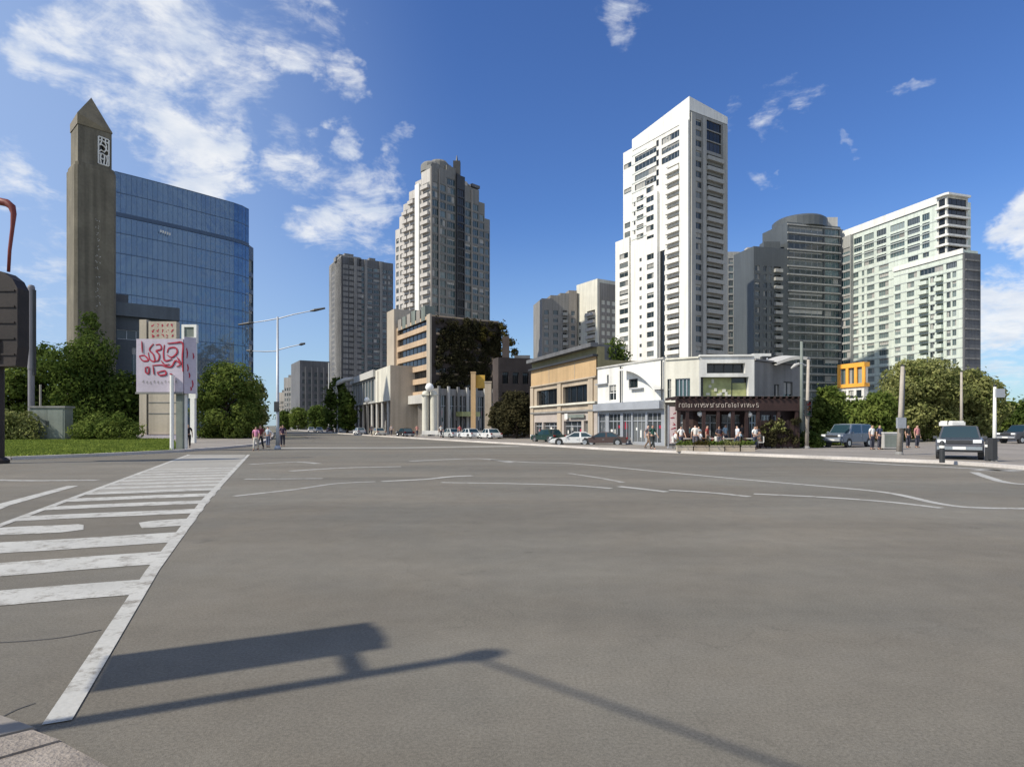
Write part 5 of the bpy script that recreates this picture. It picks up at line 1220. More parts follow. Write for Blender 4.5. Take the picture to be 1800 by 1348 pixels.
# --- banded office block on the corner
c = ap(757, 110); lu = Vector((-.5, .866)); ru = Vector((.866, .5)); a0 = ext(c, lu, 697)
B = Bld('office_building', 'tan office block with five dark window bands, at the far street corner', c); w_ = (c - a0).length
B.block(a0, c, 14, 7.6, 21.8, [(w_ * .03, w_ * .9, 8.2 + 2.42 * k, 9.6 + 2.42 * k, 'garage') for k in range(6) if k < 5] + [(w_ * .03, w_ * .9, 20.2 - .0, 21.2, 'garage')], [(.5, 12.5, 9 + 2.42 * k, 10.3 + 2.42 * k, 'louvre') for k in range(5)], m='band_tan', wd=.5, parapet=.5)
n = Vector((.866, .5)) * -1; n = Vector((-.866, -.5)); nr = Vector((.5, -.866))
e = ext(c, ru, 880)
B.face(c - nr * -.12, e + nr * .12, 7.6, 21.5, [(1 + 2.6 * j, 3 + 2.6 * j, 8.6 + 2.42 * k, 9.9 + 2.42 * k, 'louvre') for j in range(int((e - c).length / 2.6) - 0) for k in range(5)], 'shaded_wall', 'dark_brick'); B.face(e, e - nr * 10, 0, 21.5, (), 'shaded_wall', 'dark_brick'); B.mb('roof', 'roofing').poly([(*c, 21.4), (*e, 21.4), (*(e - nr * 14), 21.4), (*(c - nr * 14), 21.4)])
a, e2 = c + n * .35 - lu * .5, c + lu * 1.1 + n * .35; B.mb('corner_pier', 'beige').prism([e2, a, a - n * .34 , e2 - n * .34], 0, 21.9)
# slanted pale fascia, ground floor and columns
a, e2 = a0 + n * .9, c + n * .9 - lu * .2; q = B.mb('fascia', 'bandstone')
for (z0_, z1_) in ((5.9, 7.5),): q.prism([a, e2, e2 - n * .88, a - n * .88], z0_, z1_, bottom=True)
B.face(a0 - n * 1.2, c - n * 1.2, 0, 7.6, [(1.5, 5.5, .3, 4.4, 'shop'), (7, 11, .3, 4.4, 'shop'), (12.5, 16.5, .3, 4.4, 'shop')], 'shopfront', 'grey_conc'); B.mb('soffit', 'grey_conc').poly([(*(a0 - n * 1.2), 7.59), (*(c - n * 1.2), 7.59), (*c, 7.59), (*a0, 7.59)])
for k in (0, .33, .66, .98): q = c + lu * (w_ * k) - n * .4; B.mb('column', 'taupe').prism([q + Vector((-.4, -.4)), q + Vector((.4, -.4)), q + Vector((.4, .4)), q + Vector((-.4, .4))], 0, 7.59)
a = ext(a0, lu, 684); B.block(a + n * .5, a0 + n * .5 , 5, 0, zz(545, 127), (), part='end_pier', m='beige')
rr = random.Random(5)
for k in range(6): q = a0 + (c - a0) * (.1 + .14 * k) - n * 2; B.obox(q, lu, 2, 2, 21.2, 22.4 + rr.random() * 1.6, 'roof_plant', 'cabinet' if k % 2 else 'taupe')
B.done()
# climbing greenery over its shaded wall
P_ = ext(c, ru, 828); t = thing('climbing_plant', 'dark climbing plant covering the shaded side of the tan office block', 'climbing plant', (P_.x, P_.y, 0)); rr = random.Random(31)
bl = []
for i in range(330):
    s = rr.uniform(-6.9, 6.4); z_ = rr.uniform(8.0, 21.1); q = ru * s + nr * .25; bl.append((q.x, q.y, z_, rr.uniform(.4, .75), 1))
o = bpy.data.objects.new('foliage', crown_mesh('foliage', bl, 21000, .2, 'leaf_ivy', 33)); COL.objects.link(o); o.parent = t
bl = [(ru.x * rr.uniform(1, 9) + nr.x * .8, ru.y * rr.uniform(1, 6) + nr.y * .8, rr.uniform(15, 20.8), rr.uniform(.4, .8), 1) for i in range(14)]
o = bpy.data.objects.new('dry_foliage', crown_mesh('dry_foliage', bl, 1900, .22, 'leaf_dry', 34)); COL.objects.link(o); o.parent = t
b = MB()
for i in range(9): s = -6 + 1.6 * i; q = ru * s + nr * .25; b.tube([(q.x, q.y, 0), (q.x + .1, q.y, 9), (q.x - .2, q.y, 19)], [.1, .07, .03], 5)
b.build('stem', M['bark'], t, O0)

# podium with pale piers in front of it
p0, p1 = ap(769, 103), ap(868, 112); u_ = (p1 - p0).normalized(); n = Vector((u_.y, -u_.x)); w_ = (p1 - p0).length
B = Bld('shop_pavilion', 'grey glazed pavilion with vertical piers below the planted wall', p0); H_ = zz(683, 104)
B.block(p0, p1, 3, 0, H_, [(.5 + 1.72 * k, 1.9 + 1.72 * k, .5, H_ - 1.1, 'shop') for k in range(int((w_ - .6) / 1.72))], m='grey_conc', roof='roofing')
for k in range(7): q = p0 + u_ * (.2 + w_ * k / 6.2) + n * .3; B.mb('pier', 'bandstone' if k % 2 else 'grey_conc').prism([q - u_ * .22, q + u_ * .22, q + u_ * .22 - n * .29, q - u_ * .22 - n * .29], 0, H_ + .4)
a, e = p0 + n * 1.8, p0 + u_ * 7 + n * 1.8; B.mb('awning', 'green_panel').prism([a + u_ * 4, a + u_ * 8, a + u_ * 8 - n * 1.79, a + u_ * 4 - n * 1.79], 3.4, 4.2, bottom=True)
B.done()
# cream twin columns
for x, y_, lab in ((748, 688, 'cream rounded column, left one of the pair with the globe lamp'), (762, 688, 'cream rounded column, right one of the pair with the globe lamp')):
    d_ = 100; p = ap(x, d_); t = thing('column', lab, 'column', (p.x, p.y, .1), group='cream columns before the tan office block'); H_ = zz(y_, d_)
    b = MB(); b.lathe([(.62, .3), (.58, .5), (.56, H_ - 1), (.6, H_ - .6), (.5, H_ - .2), (.2, H_)], O0, 16); b.build('shaft', M['cream_wall'], t, O0, smooth=True)
    b = MB(); b.box((-.75, -.75, 0), (.75, .75, .3)); b.build('base', M['bandstone'], t, O0)
    b = MB(); b.box((-.66, -.66, H_ - .75), (.66, .66, H_ - .58)); b.build('capital', M['cream_wall'], t, O0)
p = ap(755, 99); t = thing('globe_lamp', 'white globe lamp between the two cream columns', 'lamp', (p.x, p.y, .1)); zt_ = zz(682, 99)
b = MB(); b.tube([(0, 0, 0), (0, 0, zt_ - .6)], [.14, .09], 8); b.lathe([(.3, 0), (.3, .2), (.14, .3)], O0, 10); b.build('post', M['dark_metal'], t, O0)
b = MB(); b.lathe([(.1, -.72), (.5, -.5), (.72, 0), (.5, .5), (.1, .72)], (0, 0, zt_), 16); b.build('globe', M['light_box'], t, O0, smooth=True)
p = ap(645, 118); t = thing('globe_lamp', 'white globe lamp on a thin post before the glazed gallery end', 'lamp', (p.x, p.y, .1)); zt_ = zz(704, 118)
b = MB(); b.tube([(0, 0, 0), (0, 0, zt_ - .4)], [.14, .09], 8); b.lathe([(.3, 0), (.3, .2), (.14, .3)], O0, 10); b.build('post', M['dark_metal'], t, O0)
b = MB(); b.lathe([(.1, -.55), (.4, -.4), (.56, 0), (.4, .4), (.1, .55)], (0, 0, zt_), 16); b.build('globe', M['light_box'], t, O0, smooth=True)
# tan gateway pillars and gold panel
for x, y_, d_, w_, m_, lab in ((832, 657, 96, .62, 'orange_tan', 'slim orange tan pillar carrying the gold panel'), (858, 674, 95, .85, 'tan', 'thick tan pillar right of the gold panel')):
    p = ap(x, d_); t = thing('pillar', lab, 'pillar', (p.x, p.y, .1)); H_ = zz(y_, d_)
    b = MB(); b.box((-w_ * .6, -w_ * .6, .4), (w_ * .6, w_ * .6, H_)); b.build('shaft', M[m_], t, O0); b = MB(); b.box((-w_ * .8, -w_ * .8, 0), (w_ * .8, w_ * .8, .4)); b.build('base', M['grey_conc'], t, O0); b = MB(); b.box((-w_ * .68, -w_ * .68, H_), (w_ * .68, w_ * .68, H_ + .2)); b.build('cap', M[m_], t, O0)
p = ap(844, 96.4); t = thing('gold_sign', 'gold panel hung high beside the slim orange pillar', 'sign', (p.x, p.y, 0)); b = MB(); b.box((-.7, -.12, zz(682, 96)), (.75, .12, zz(659, 96))); b.build('panel', M['gold'], t, O0); b = MB(); b.box((-1.0, -.05, zz(664, 96)), (-.7, .05, zz(662, 96))); b.box((-.98, -.14, 0.1), (-.9, -.06, zz(659, 96))); b.build('bracket', M['dark_metal'], t, O0)

# dark brick building and dark trees between the pavilion and the tan shop
p0, p1 = ap(876, 92), ap(938, 80); w_ = (p1 - p0).length
p0 = ap(876, 84); p1 = ap(938, 85.8)
B = Bld('brick_building', 'dark brick building in shade, left of the tan shop building', p0); w_ = (p1 - p0).length; H_ = zz(632, 87)
B.block(p0, p1, 2.5, 0, H_, [(.6 + 1.5 * j, 1.5 + 1.5 * j, 4.6, 6.4, 'black') for j in range(4)] + [(.6 + 1.5 * j, 1.5 + 1.5 * j, 7.6, 9.2, 'black') for j in range(4)] + [(.5, 2.2, .4, 2.9, 'shop'), (2.8, 4.6, .4, 2.9, 'shop')], m='dark_brick', parapet=.4)
B.obox(ap(918, 89.5), (1, 0), 2.3, 1.2, H_ - .3, H_ + .9, 'roof_plant', 'dark_conc'); B.obox(ap(889, 86.2), (1, 0), 1.0, .9, H_ - .3, zz(598, 90), 'chimney', 'dark_brick')
B.done()
tree('street_tree', 'dark street tree standing before the dark brick building', 908, 688, 80, 76, n=8200, size=.18, mt='leaf_ivy', seed=51, low=.14)
tree('street_tree', 'small shaded tree beside the thick tan pillar', 878, 706, 82, 40, n=2600, size=.2, mt='leaf_ivy', seed=52, low=.14)

# ================================================================ SHOPS ON THE RIGHT
D_ = Vector((-.333, .943)); c = ap(1050, 60); a0 = ext(c, D_, 935)
B = Bld('shop_building', 'tan two storey shop building with two large dark windows', c); w_ = (c - a0).length; n = Vector((-.943, -.333))
px = lambda x: (ext(a0, -D_, x) - a0).dot(-D_)
Zc = lambda y, x: zz(y, ext(c, D_, x).y)
z8 = 8.95
B.face(a0, c, 5.7 + .0, z8, (), 'upper_panel', 'orange_tan') if False else None
zA, zB = Zc(705, 967), Zc(673, 967)
B.face(a0, c, 3.3, 6.65, [(px(943.5), px(980), 4.25, 6.05, 'big'), (px(989.5), px(1032), 4.25, 6.05, 'big')], 'wall', 'tan', .35)
B.face(a0 + n * .12, c + n * .12, 6.66, 8.7, (), 'upper_panel', 'orange_tan'); B.mb('upper_panel', 'orange_tan').poly([(*(a0), 6.66), (*(c), 6.66), (*(c + n * .12), 6.66), (*(a0 + n * .12), 6.66)])
B.face(a0, c, 8.7, 9.55, (), 'frieze', 'olive')
B.face(a0, c, 0, 3.3, [(px(940), px(953), .6, 2.2, 'shop'), (px(955), px(979), .6, 2.2, 'shop'), (px(991), px(1022), .25, 2.3, 'shop'), (px(1026), px(1036), .25, 2.3, 'pane')], 'ground_floor', 'siding', .35)
for z0_, z1_, pr, m_, nm in ((8.62, 8.84, .5, 'dark_metal', 'cornice'), (9.55, 9.95, .75, 'dark_conc', 'eaves'), (3.24, 3.42, .22, 'grey_conc', 'string_course'), (4.02, 4.2, .3, 'cream_wall', 'sill'), (6.55, 6.7, .24, 'tan', 'lintel')):
    B.mb(nm, m_).prism([a0 + n * pr, c + n * pr, c - n * .1, a0 - n * .1], z0_, z1_, bottom=True)
for x in (936.5, 984.5, 1040): q = ext(c, D_, x); B.mb('pilaster', 'tan').prism([q + D_ * .5 + n * .16, q - D_ * .5 + n * .16, q - D_ * .5 - n * .0, q + D_ * .5], 0, 6.5)
for x in (967, 1012): q = ext(c, D_, x) + n * .13; B.mb('panel_joint', 'tan').prism([q + D_ * .05 + n * .02, q - D_ * .05 + n * .02, q - D_ * .05, q + D_ * .05], 6.7, 8.6)
nb = Vector((.943, .333)); B.face(c, c + nb * 9, 0, 8.3, (), 'side_wall', 'olive'); B.face(c, c + nb * .8, 8.3, 9.6, (), 'side_wall', 'olive'); B.mb('roof', 'roofing').poly([(*a0, 8.25), (*c, 8.25), (*(c + nb * 9), 8.25), (*(a0 + nb * 9), 8.25)]); B.face(c + nb * .8, a0 + nb * .8, 8.2, 9.6, (), 'side_wall', 'olive'); B.face(a0 + nb * 9, a0, 0, 9.6, (), 'side_wall', 'olive'); B.mb('roof', 'roofing').poly([(*a0, 9.54), (*c, 9.54), (*(c + nb * .8), 9.54), (*(a0 + nb * .8), 9.54)])
q0 = ext(c, D_, 1003) + n * .26; q1 = ext(c, D_, 1030) + n * .26; B.mb('sign_board', 'cabinet').prism([q0, q1, q1 - n * .1, q0 - n * .1], 2.62, 2.98, bottom=True)
q0 = ext(c, D_, 996) + n * .26; q1 = ext(c, D_, 1001) + n * .26; B.mb('sign_board', 'white').prism([q0, q1, q1 - n * .1, q0 - n * .1], 2.5, 3.1, bottom=True)
for k, (s, t_, w2, h2) in enumerate(((4, 3, 3, 1.2), (9, 4, 2, .8))): q = c + D_ * s + nb * t_; B.obox(q, nb, w2, 2, 8.2, 9.2 + h2, 'roof_plant', 'dark_conc')
B.done()
# dark bushes on the roof behind
bush('dark shrub growing on the roof edge right of the tan shop building', 1053, 1098, 590, 66, 2600, .17, 'leaf_dark', 61, name='roof_shrub', z0=8.2)

# white shop with arched hood
c = ap(1168, 50.3); a0 = ap(1050.5, 59.3); u_ = (c - a0).normalized(); n = Vector((u_.y, -u_.x)); w_ = (c - a0).length; back = -n
B = Bld('shop_building', 'white two storey shop with an arched hood over its upper floor', c)
px = lambda x: (ext(a0, u_, x) - a0).dot(u_)
B.face(a0, c, 3.95, 7.3, [(px(1071), px(1083), 4.15, 5.6, 'sash'), (px(1105), px(1121), 5.15, 5.95, 'pane'), (px(1067), px(1070), 5.8, 6.6, 'slot')], 'wall', 'white_wall', .2)
B.face(a0, c, 0, 3.95, [(px(1053), px(1064), .3, 2.95, 'shop'), (px(1070), px(1090), .3, 2.95, 'shop'), (px(1095), px(1109), .3, 2.95, 'shop'), (px(1112), px(1134), .3, 2.95, 'shop'), (px(1138), px(1162), .3, 2.95, 'shop')], 'shopfront', 'grey_metal', .2)
B.mb('fascia', 'grey_metal').prism([a0 + n * .55, c + n * .55, c - n * .05, a0 - n * .05], 3.2, 3.85, bottom=True)
B.face(c, c + back * 10, 0, 7.3, (), 'wall', 'white_wall'); B.face(a0 + back * 10, a0, 0, 7.3, (), 'wall', 'white_wall'); B.mb('roof', 'roofing').poly([(*a0, 7.1), (*c, 7.1), (*(c + back * 10), 7.1), (*(a0 + back * 10), 7.1)])
B.mb('coping', 'bandstone').prism([a0 + n * .12, c + n * .12, c - n * .2, a0 - n * .2], 7.3, 7.44, bottom=True)
hood = B.mb('arched_hood', 'white'); k = 12
xs = [1101 + 65 * i / k for i in range(k + 1)]; zc_ = lambda i: 6.9 - 2.1 * (i / k) ** 2.1
for i in range(k):
    p, q = ext(a0, u_, xs[i]), ext(a0, u_, xs[i + 1]); zA, zB = zc_(i), zc_(i + 1); o1, o2_ = p + n * .9, q + n * .9
    hood.quad((*p, zA), (*o1, zA - .05), (*o2_, zB - .05), (*q, zB)); hood.quad((*o1, zA - .2), (*o2_, zB - .2), (*o2_, zB - .05), (*o1, zA - .05)); hood.quad((*q, zB - .15), (*o2_, zB - .2), (*o1, zA - .2), (*p, zA - .15))
for x in (1094, 1166.5): q = ext(a0, u_, x) + n * .2; B.mb('downpipe', 'dark_metal').tube([(q.x, q.y, 3.9), (q.x, q.y, 7.2)], .07, 6)
for x in (1060, 1121): q = ext(a0, u_, x); B.mb('ledge', 'grey_metal').prism([q - u_ * .9 + n * .3, q + u_ * .9 + n * .3, q + u_ * .9, q - u_ * .9], 5.72 if x < 1100 else 4.98, 5.82 if x < 1100 else 5.08, bottom=True)
B.done()

# corner restaurant
p0, p1, p2, p3 = ap(1169.5, 50.0), ap(1229, 48.4), ap(1326, 48.2), ap(1412, 53)
B = Bld('restaurant_building', 'white corner restaurant with a dark framed upper window and crowded terrace', p1)
px = lambda x, a, e: (ext(a, (e - a).normalized(), x) - a).length
B.face(p0, p1, 3.7, 7.15, [(px(1187, p0, p1), px(1213, p0, p1), 3.9, 5.6, 'teal'), (px(1173, p0, p1), px(1180, p0, p1), 3.9, 5.6, 'sash')], 'wall', 'cream_wall', .2)
B.face(p1, p2, 3.7, 7.25, [(px(1242.5, p1, p2), px(1310, p1, p2), 5.95, 6.75, 'big'), (px(1231.5, p1, p2), px(1316, p1, p2), 3.75, 5.65, 'slot')], 'upper_frame', 'white_wall', .6)
B.face(p2, p3, 3.7, 6.9, [(3.0, 3.8, 3.9, 5.2, 'pane'), (4.5, 6, 3.9, 5.5, 'pane')], 'side_wing', 'grey_conc', .2)
u_ = (p2 - p1).normalized(); n = Vector((u_.y, -u_.x)); q0, q1 = ext(p1, u_, 1239) - n * .5, ext(p1, u_, 1289) - n * .5
B.mb('green_mural', 'green_panel').prism([q0, q1, q1 - n * .04, q0 - n * .04], 3.76, 5.62); q0, q1 = ext(p1, u_, 1291) - n * .5, ext(p1, u_, 1315) - n * .5; B.mb('green_mural', 'green_panel').prism([q0, q1, q1 - n * .04, q0 - n * .04], 3.76, 5.2)
rr = random.Random(8); bl = B.mb('mural_patch', 'cream_wall')
for k in range(9): q = ext(p1, u_, 1246 + 4.8 * k) - n * .44; z_ = rr.uniform(3.95, 5.2); bl.prism([q - u_ * .1, q + u_ * rr.uniform(.05, .2), q + u_ * .12 - n * .05, q - u_ * .1 - n * .05], z_, z_ + rr.uniform(.15, .4), bottom=True)
for a, e, m_ in ((p0, p1, 'cream_wall'), (p1, p2, 'white'), (p2, p3, 'grey_conc')):
    u2 = (e - a).normalized(); n2 = Vector((u2.y, -u2.x)); h_ = 7.15 if a is p0 else 7.27 if a is p1 else 6.95; B.mb('coping', m_).prism([a + n2 * .12 + u2 * .02, e + n2 * .12 - u2 * .02, e - n2 * .3 - u2 * .02, a - n2 * .3 + u2 * .02], h_, h_ + .14, bottom=True)
bk = [p3 + Vector((3, 12)), p0 + Vector((3, 12))]
B.mb('roof', 'roofing').poly([(*p, 6.8) for p in (p0, p1, p2, p3, *bk)]); B.face(p3, bk[0], 0, 6.9, (), 'side_wing', 'dark_conc'); B.face(bk[1], p0, 0, 7, (), 'wall', 'white_wall')
ins = [p + Vector((0, 1.6)) for p in (p0, p1, p2, p3)]
for i in range(3):
    L_ = (ins[i + 1] - ins[i]).length; B.face(ins[i], ins[i + 1], 0, 3.7, [(.4 + 1.9 * k, 1.9 + 1.9 * k, .3, 2.7, 'shop') for k in range(int((L_ - .4) / 1.9))], 'shopfront', 'maroon', .2)
B.mb('soffit', 'maroon').poly([(*p, 3.69) for p in (ins[0], ins[1], ins[2], ins[3], p3, p2, p1, p0)])
# roof ornaments
B.obox(ap(1340, 55), (1, 0), 1.6, 2, 6.7, 8.3, 'roof_plant', 'white'); B.obox(ap(1349, 54.5), (1, 0), .9, 1, 6.7, 8.0, 'roof_plant', 'dark_metal'); B.obox(ap(1276, 56), (1, 0), 5.2, 2, 6.7, 7.9, 'roof_plant', 'grey_conc')
B.done()
# big grey sail awning on its right-hand roof
p = ap(1386, 50); t = thing('roof_awning', 'pale grey curved awning above the right side wing of the restaurant', 'awning', (p.x, p.y, 0)); U = 50 / F; b = MB(); k = 10
for i in range(k):
    f0_, f1_ = i / k, (i + 1) / k; A_ = lambda f: ((1357 + 58 * f - 1386) * U, zz(633 - 10 * math.sin(f * 2.3), 50))
    (xa, za), (xb, zb_) = A_(f0_), A_(f1_); b.quad((xa, -.9, za - .25), (xb, -.9, zb_ - .25), (xb, 1.6, zb_ + .1), (xa, 1.6, za + .1)); b.quad((xa, -.9, za - .5), (xb, -.9, zb_ - .5), (xb, -.9, zb_ - .25), (xa, -.9, za - .25)); b.quad((xa, 1.6, za - .1), (xb, 1.6, zb_ - .1), (xb, -.9, zb_ - .5), (xa, -.9, za - .5))
b.build('fabric', M['bandstone'], t, O0)
for x_ in (-1.2, 1.2): b = MB(); b.tube([(x_, 1.3, 6.75), (x_, 1.3, zz(626, 50))], .06, 6); b.build('strut', M['grey_metal'], t, O0)
# dark terrace pergola with its fascia
d_ = 45.3; U = d_ / F; p = ap(1262, d_); t = thing('pergola', 'dark maroon terrace pergola with white marks along its fascia', 'pergola', (p.x, p.y, .12)); X_ = lambda x: (x - 1262) * U; Z_ = lambda y: zz(y, d_) - .12
b = MB(); b.box((X_(1188), -.15, Z_(722)), (X_(1404), .15, Z_(701))); ob = b.build('fascia', M['maroon'], t, O0)
b = MB()
for k in range(21): x_ = X_(1190 + 10.6 * k); b = MB(); b.box((x_ - .06, -.3, Z_(701) + .003), (x_ + .06, 3.2, Z_(701) + .16)); b.build('rafter', M['maroon'], t, O0)
b = MB(); b.box((X_(1188), -.2, Z_(701) + .165), (X_(1404), 3.2, Z_(701) + .2)); b.build('covering', M['roofing'], t, O0)
for x_ in (1193, 1208, 1237, 1262, 1288, 1312, 1332, 1368, 1400): b = MB(); b.box((X_(x_) - .11, -.1, 0), (X_(x_) + .11, .12, Z_(722))); b.build('post', M['maroon'], t, O0)
rr = random.Random(12); b = MB()
glyphs = ([(0, 0), (0, .3), (.14, .3)], [(0, .3), (.08, 0), (.16, .3)], [(0, 0), (.16, 0), (.16, .28), (0, .28), (0, .05)], [(.15, .25), (.03, .3), (.02, .16), (.15, .13), (.14, 0), (0, .02)], [(0, .3), (.16, .3), (.08, .3), (.08, 0)])
for k in range(26):
    x_ = X_(1193 + 5.1 * k + (k // 5) * 1.5); z_ = Z_(716); gl = glyphs[(k * 7 + k // 3) % 5]; s_ = .75 + .3 * rr.random()
    for (p_, q_) in zip(gl, gl[1:]): b.tube([(x_ + p_[0] * s_, -.165, z_ + p_[1] * s_), (x_ + q_[0] * s_, -.165, z_ + q_[1] * s_)], .022, 4)
b.build('lettering', M['siding'], ob, O0)
# hanging white lamps below the fascia
for k, (x_, y_) in enumerate(((1285, 729), (1231, 727), (1317, 728))):
    p = ap(x_, 45.6); tag((lambda b: (b.lathe([(.04, -.24), (.2, -.12), (.22, .06), (.03, .22)], (p.x, p.y, zz(y_, 45.6)), 10), b.tube([(p.x, p.y, zz(y_, 45.6) + .2), (p.x, p.y, zz(721, 45.6) + .1)], .012, 4), b.build('hanging_lamp', M['light_box']))[2])(MB()), ('white lantern hanging under the middle of the pergola', 'white lantern hanging near the left end of the pergola', 'white lantern hanging near the right end of the pergola')[k], 'lantern', 'lanterns under the pergola')
# pale banner panel at the left end
p = ap(1183, 45.6); t = thing('banner', 'pale pink banner panel standing at the left end of the terrace', 'banner', (p.x, p.y, .12)); b = MB(); b.box((-.32, -.04, .35), (.32, .04, 3.1)); ob = b.build('panel', mat('pink_banner', (.72, .6, .58), .7), t, O0); b = MB(); b.box((-.38, -.07, 0), (-.32, .07, 3.2)); b.box((.32, -.07, 0), (.38, .07, 3.2)); b.box((-.4, -.25, 0), (.4, .25, .08)); b.build('frame', M['grey_metal'], t, O0)
b = MB(); rr = random.Random(17)
for k in range(6): s_ = [(rr.uniform(-.2, .2), 2.7 - .38 * k - rr.uniform(0, .2)) for _ in range(3)]; brush(b, s_, .03, -.05 - .002 * k)
b.build('lettering', M['red_paint'], ob, O0)
# leafy dark screen on the right of the terrace
q0_, q1_ = ap(1337, 45.0), ap(1404, 45.0); w_ = q1_.x - q0_.x; t = thing('trellis_screen', 'dark maroon trellis screen grown with leaves, closing the right half of the terrace', 'screen', (q0_.x, q0_.y, .12))
b = MB(); b.box((0, .0, .1), (w_, .06, 2.05)); b.build('panel', M['maroon'], t, O0)
for k in range(8): b = MB(); b.box((w_ * k / 7 - .05, -.04, 0), (w_ * k / 7 + .05, -.001, 2.1)); b.build('slat', M['maroon'], t, O0)
rr = random.Random(62); bl = [(rr.uniform(.1, w_ - .1), -.1, rr.uniform(.25, 2.05), rr.uniform(.1, .26), 1) for _ in range(42)]
o = bpy.data.objects.new('foliage', crown_mesh('foliage', bl, 1900, .085, 'leaf_ivy', 62)); COL.objects.link(o); o.parent = t
bl = [(rr.uniform(.1, w_ * .6), -.14, rr.uniform(1.1, 2.05), rr.uniform(.08, .2), 1) for _ in range(12)]; o = bpy.data.objects.new('green_foliage', crown_mesh('green_foliage', bl, 420, .08, 'leaf_olive', 65)); COL.objects.link(o); o.parent = t
bush('low dark shrub between the hedge screen and the utility pole', 1408, 1442, 752, 47, 1500, .14, 'leaf_dark', 63, dep=1.)
bush('dark shrub right of the utility pole beside the blue grey van', 1438, 1476, 748, 52, 1700, .15, 'leaf_mid', 64, dep=1.)

# terrace planters, tables, chairs, guests
for k, (x_, m_) in enumerate(((1203, 'leaf_mid'), (1232, 'leaf_dry'), (1258, 'leaf_mid'), (1287, 'leaf_olive'), (1312, 'leaf_mid'))):
    p = gp(x_, 793.2, .12); w_ = 1.0; t = thing('planter', ('terrace planter nearest the pink banner', 'terrace planter with rusty dry foliage', 'green terrace planter below the middle lantern', 'terrace planter with yellowish leaves', 'terrace planter at the right end of its row')[k], 'planter', (p.x, p.y, .12), group='planters along the terrace')
    b = MB(); b.box((-.5, -.18, 0), (.5, .18, .34)); b.box((-.53, -.21, .34), (.53, .21, .4)); b.build('trough', M['tan'] if k % 2 else M['beige'], t, O0)
    bl = [(-.4 + .1 * j, 0, .45 + .05 * (j % 3), .15, 1) for j in range(9)]; o = bpy.data.objects.new('plant', crown_mesh('plant', bl, 420, .07, m_, 70 + k)); COL.objects.link(o); o.parent = t
def table(x, y, lab):
    t = thing('terrace_table', lab, 'table', (x, y, .12), group='terrace tables'); b = MB(); b.lathe([(.42, .72), (.44, .735), (.42, .75)], O0, 18); b.build('tabletop', M['white'], t, O0); b = MB(); b.tube([(0, 0, .02), (0, 0, .72)], .04, 8); b.lathe([(.25, 0), (.24, .03), (.05, .05)], O0, 14); b.build('pedestal', M['dark_metal'], t, O0); return t
def chair(x, y, rz, lab, m_):
    t = thing('terrace_chair', lab, 'chair', (x, y, .12), rz, 'terrace chairs'); b = MB(); b.box((-.22, -.22, .43), (.22, .22, .47)); b.build('seat', M[m_], t, O0); b = MB(); b.box((-.22, .2, .47), (.22, .24, .9)); b.build('backrest', M[m_], t, O0)
    for sx in (-.19, .19):
        for sy in (-.19, .19): b = MB(); b.tube([(sx, sy, 0), (sx, sy, .43)], .018, 6); b.build('leg', M['dark_metal'], t, O0)
tx = [(1205, 44.4, 'leftmost of the white terrace tables'), (1248, 44.8, 'white terrace table second from the pink banner'), (1281, 44.2, 'white terrace table third from the pink banner'), (1318, 44.6, 'white terrace table nearest the hedge screen')]
GU = 'guests and passers-by on the restaurant terrace'
cols = [((.75, .75, .72), (.05, .06, .09)), ((.05, .05, .07), (.12, .12, .14)), ((.6, .62, .66), (.04, .05, .08)), ((.28, .06, .05), (.08, .07, .06)), ((.1, .22, .24), (.05, .05, .06)), ((.7, .66, .6), (.1, .1, .12)), ((.3, .42, .5), (.06, .07, .1)), ((.08, .07, .07), (.2, .19, .17))]
cn = ['white', 'black', 'pale grey', 'dark red', 'teal', 'cream', 'light blue', 'dark brown']
for i, (x_, d_, lab) in enumerate(tx):
    p = ap(x_, d_); table(p.x, p.y, lab)
    for j, (dx, rz) in enumerate(((-.72, R(90)), (.72, R(-90)))):
        side = ('left', 'right')[j]; cm = ('white', 'dark_metal')[(i + j) % 2]; chair(p.x + dx, p.y, rz, f'{("white", "dark")[(i + j) % 2]} chair on the {side} of the {("first", "second", "third", "fourth")[i]} terrace table from the banner', cm)
        ci = (i * 2 + j) % 8; person(f'seated guest in {cn[ci]} top on the {side} of the {("first", "second", "third", "fourth")[i]} terrace table', p.x + dx, p.y + .0, rz, 'sit', *cols[ci], sk=(i + j) % 3, group=GU, z=.12)
st = [(1197, 43.5, 0, 'walk', .2, 'left end of the terrace, by the banner'), (1222, 43.0, 5, 'stand', 2.9, 'second pergola post'), (1228, 45.0, 0, 'stand', .3, 'left lantern'), (1243, 43.2, 3, 'walk', 1.4, 'rusty planter'), (1264, 43.1, 1, 'carry', 0, 'middle of the terrace front'), (1275, 45.6, 6, 'stand', .5, 'middle lantern'), (1296, 43.3, 2, 'walk', -1.3, 'yellowish planter'), (1304, 45.8, 7, 'stand', 0, 'back of the terrace near the right lantern'), (1327, 42.9, 0, 'carry', .4, 'right end planter'), (1331, 45.2, 1, 'stand', -.4, 'edge of the hedge screen'), (1213, 46, 4, 'carry', 0, 'back of the terrace near the banner')]
for (x_, d_, ci, pose, rz, lab) in st:
    p = ap(x_, d_); person(f'standing person in {cn[ci]} top at the {lab}', p.x, p.y, rz, pose, *cols[ci], sk=ci % 3, group=GU, z=.12, h=.95 + .012 * ci)
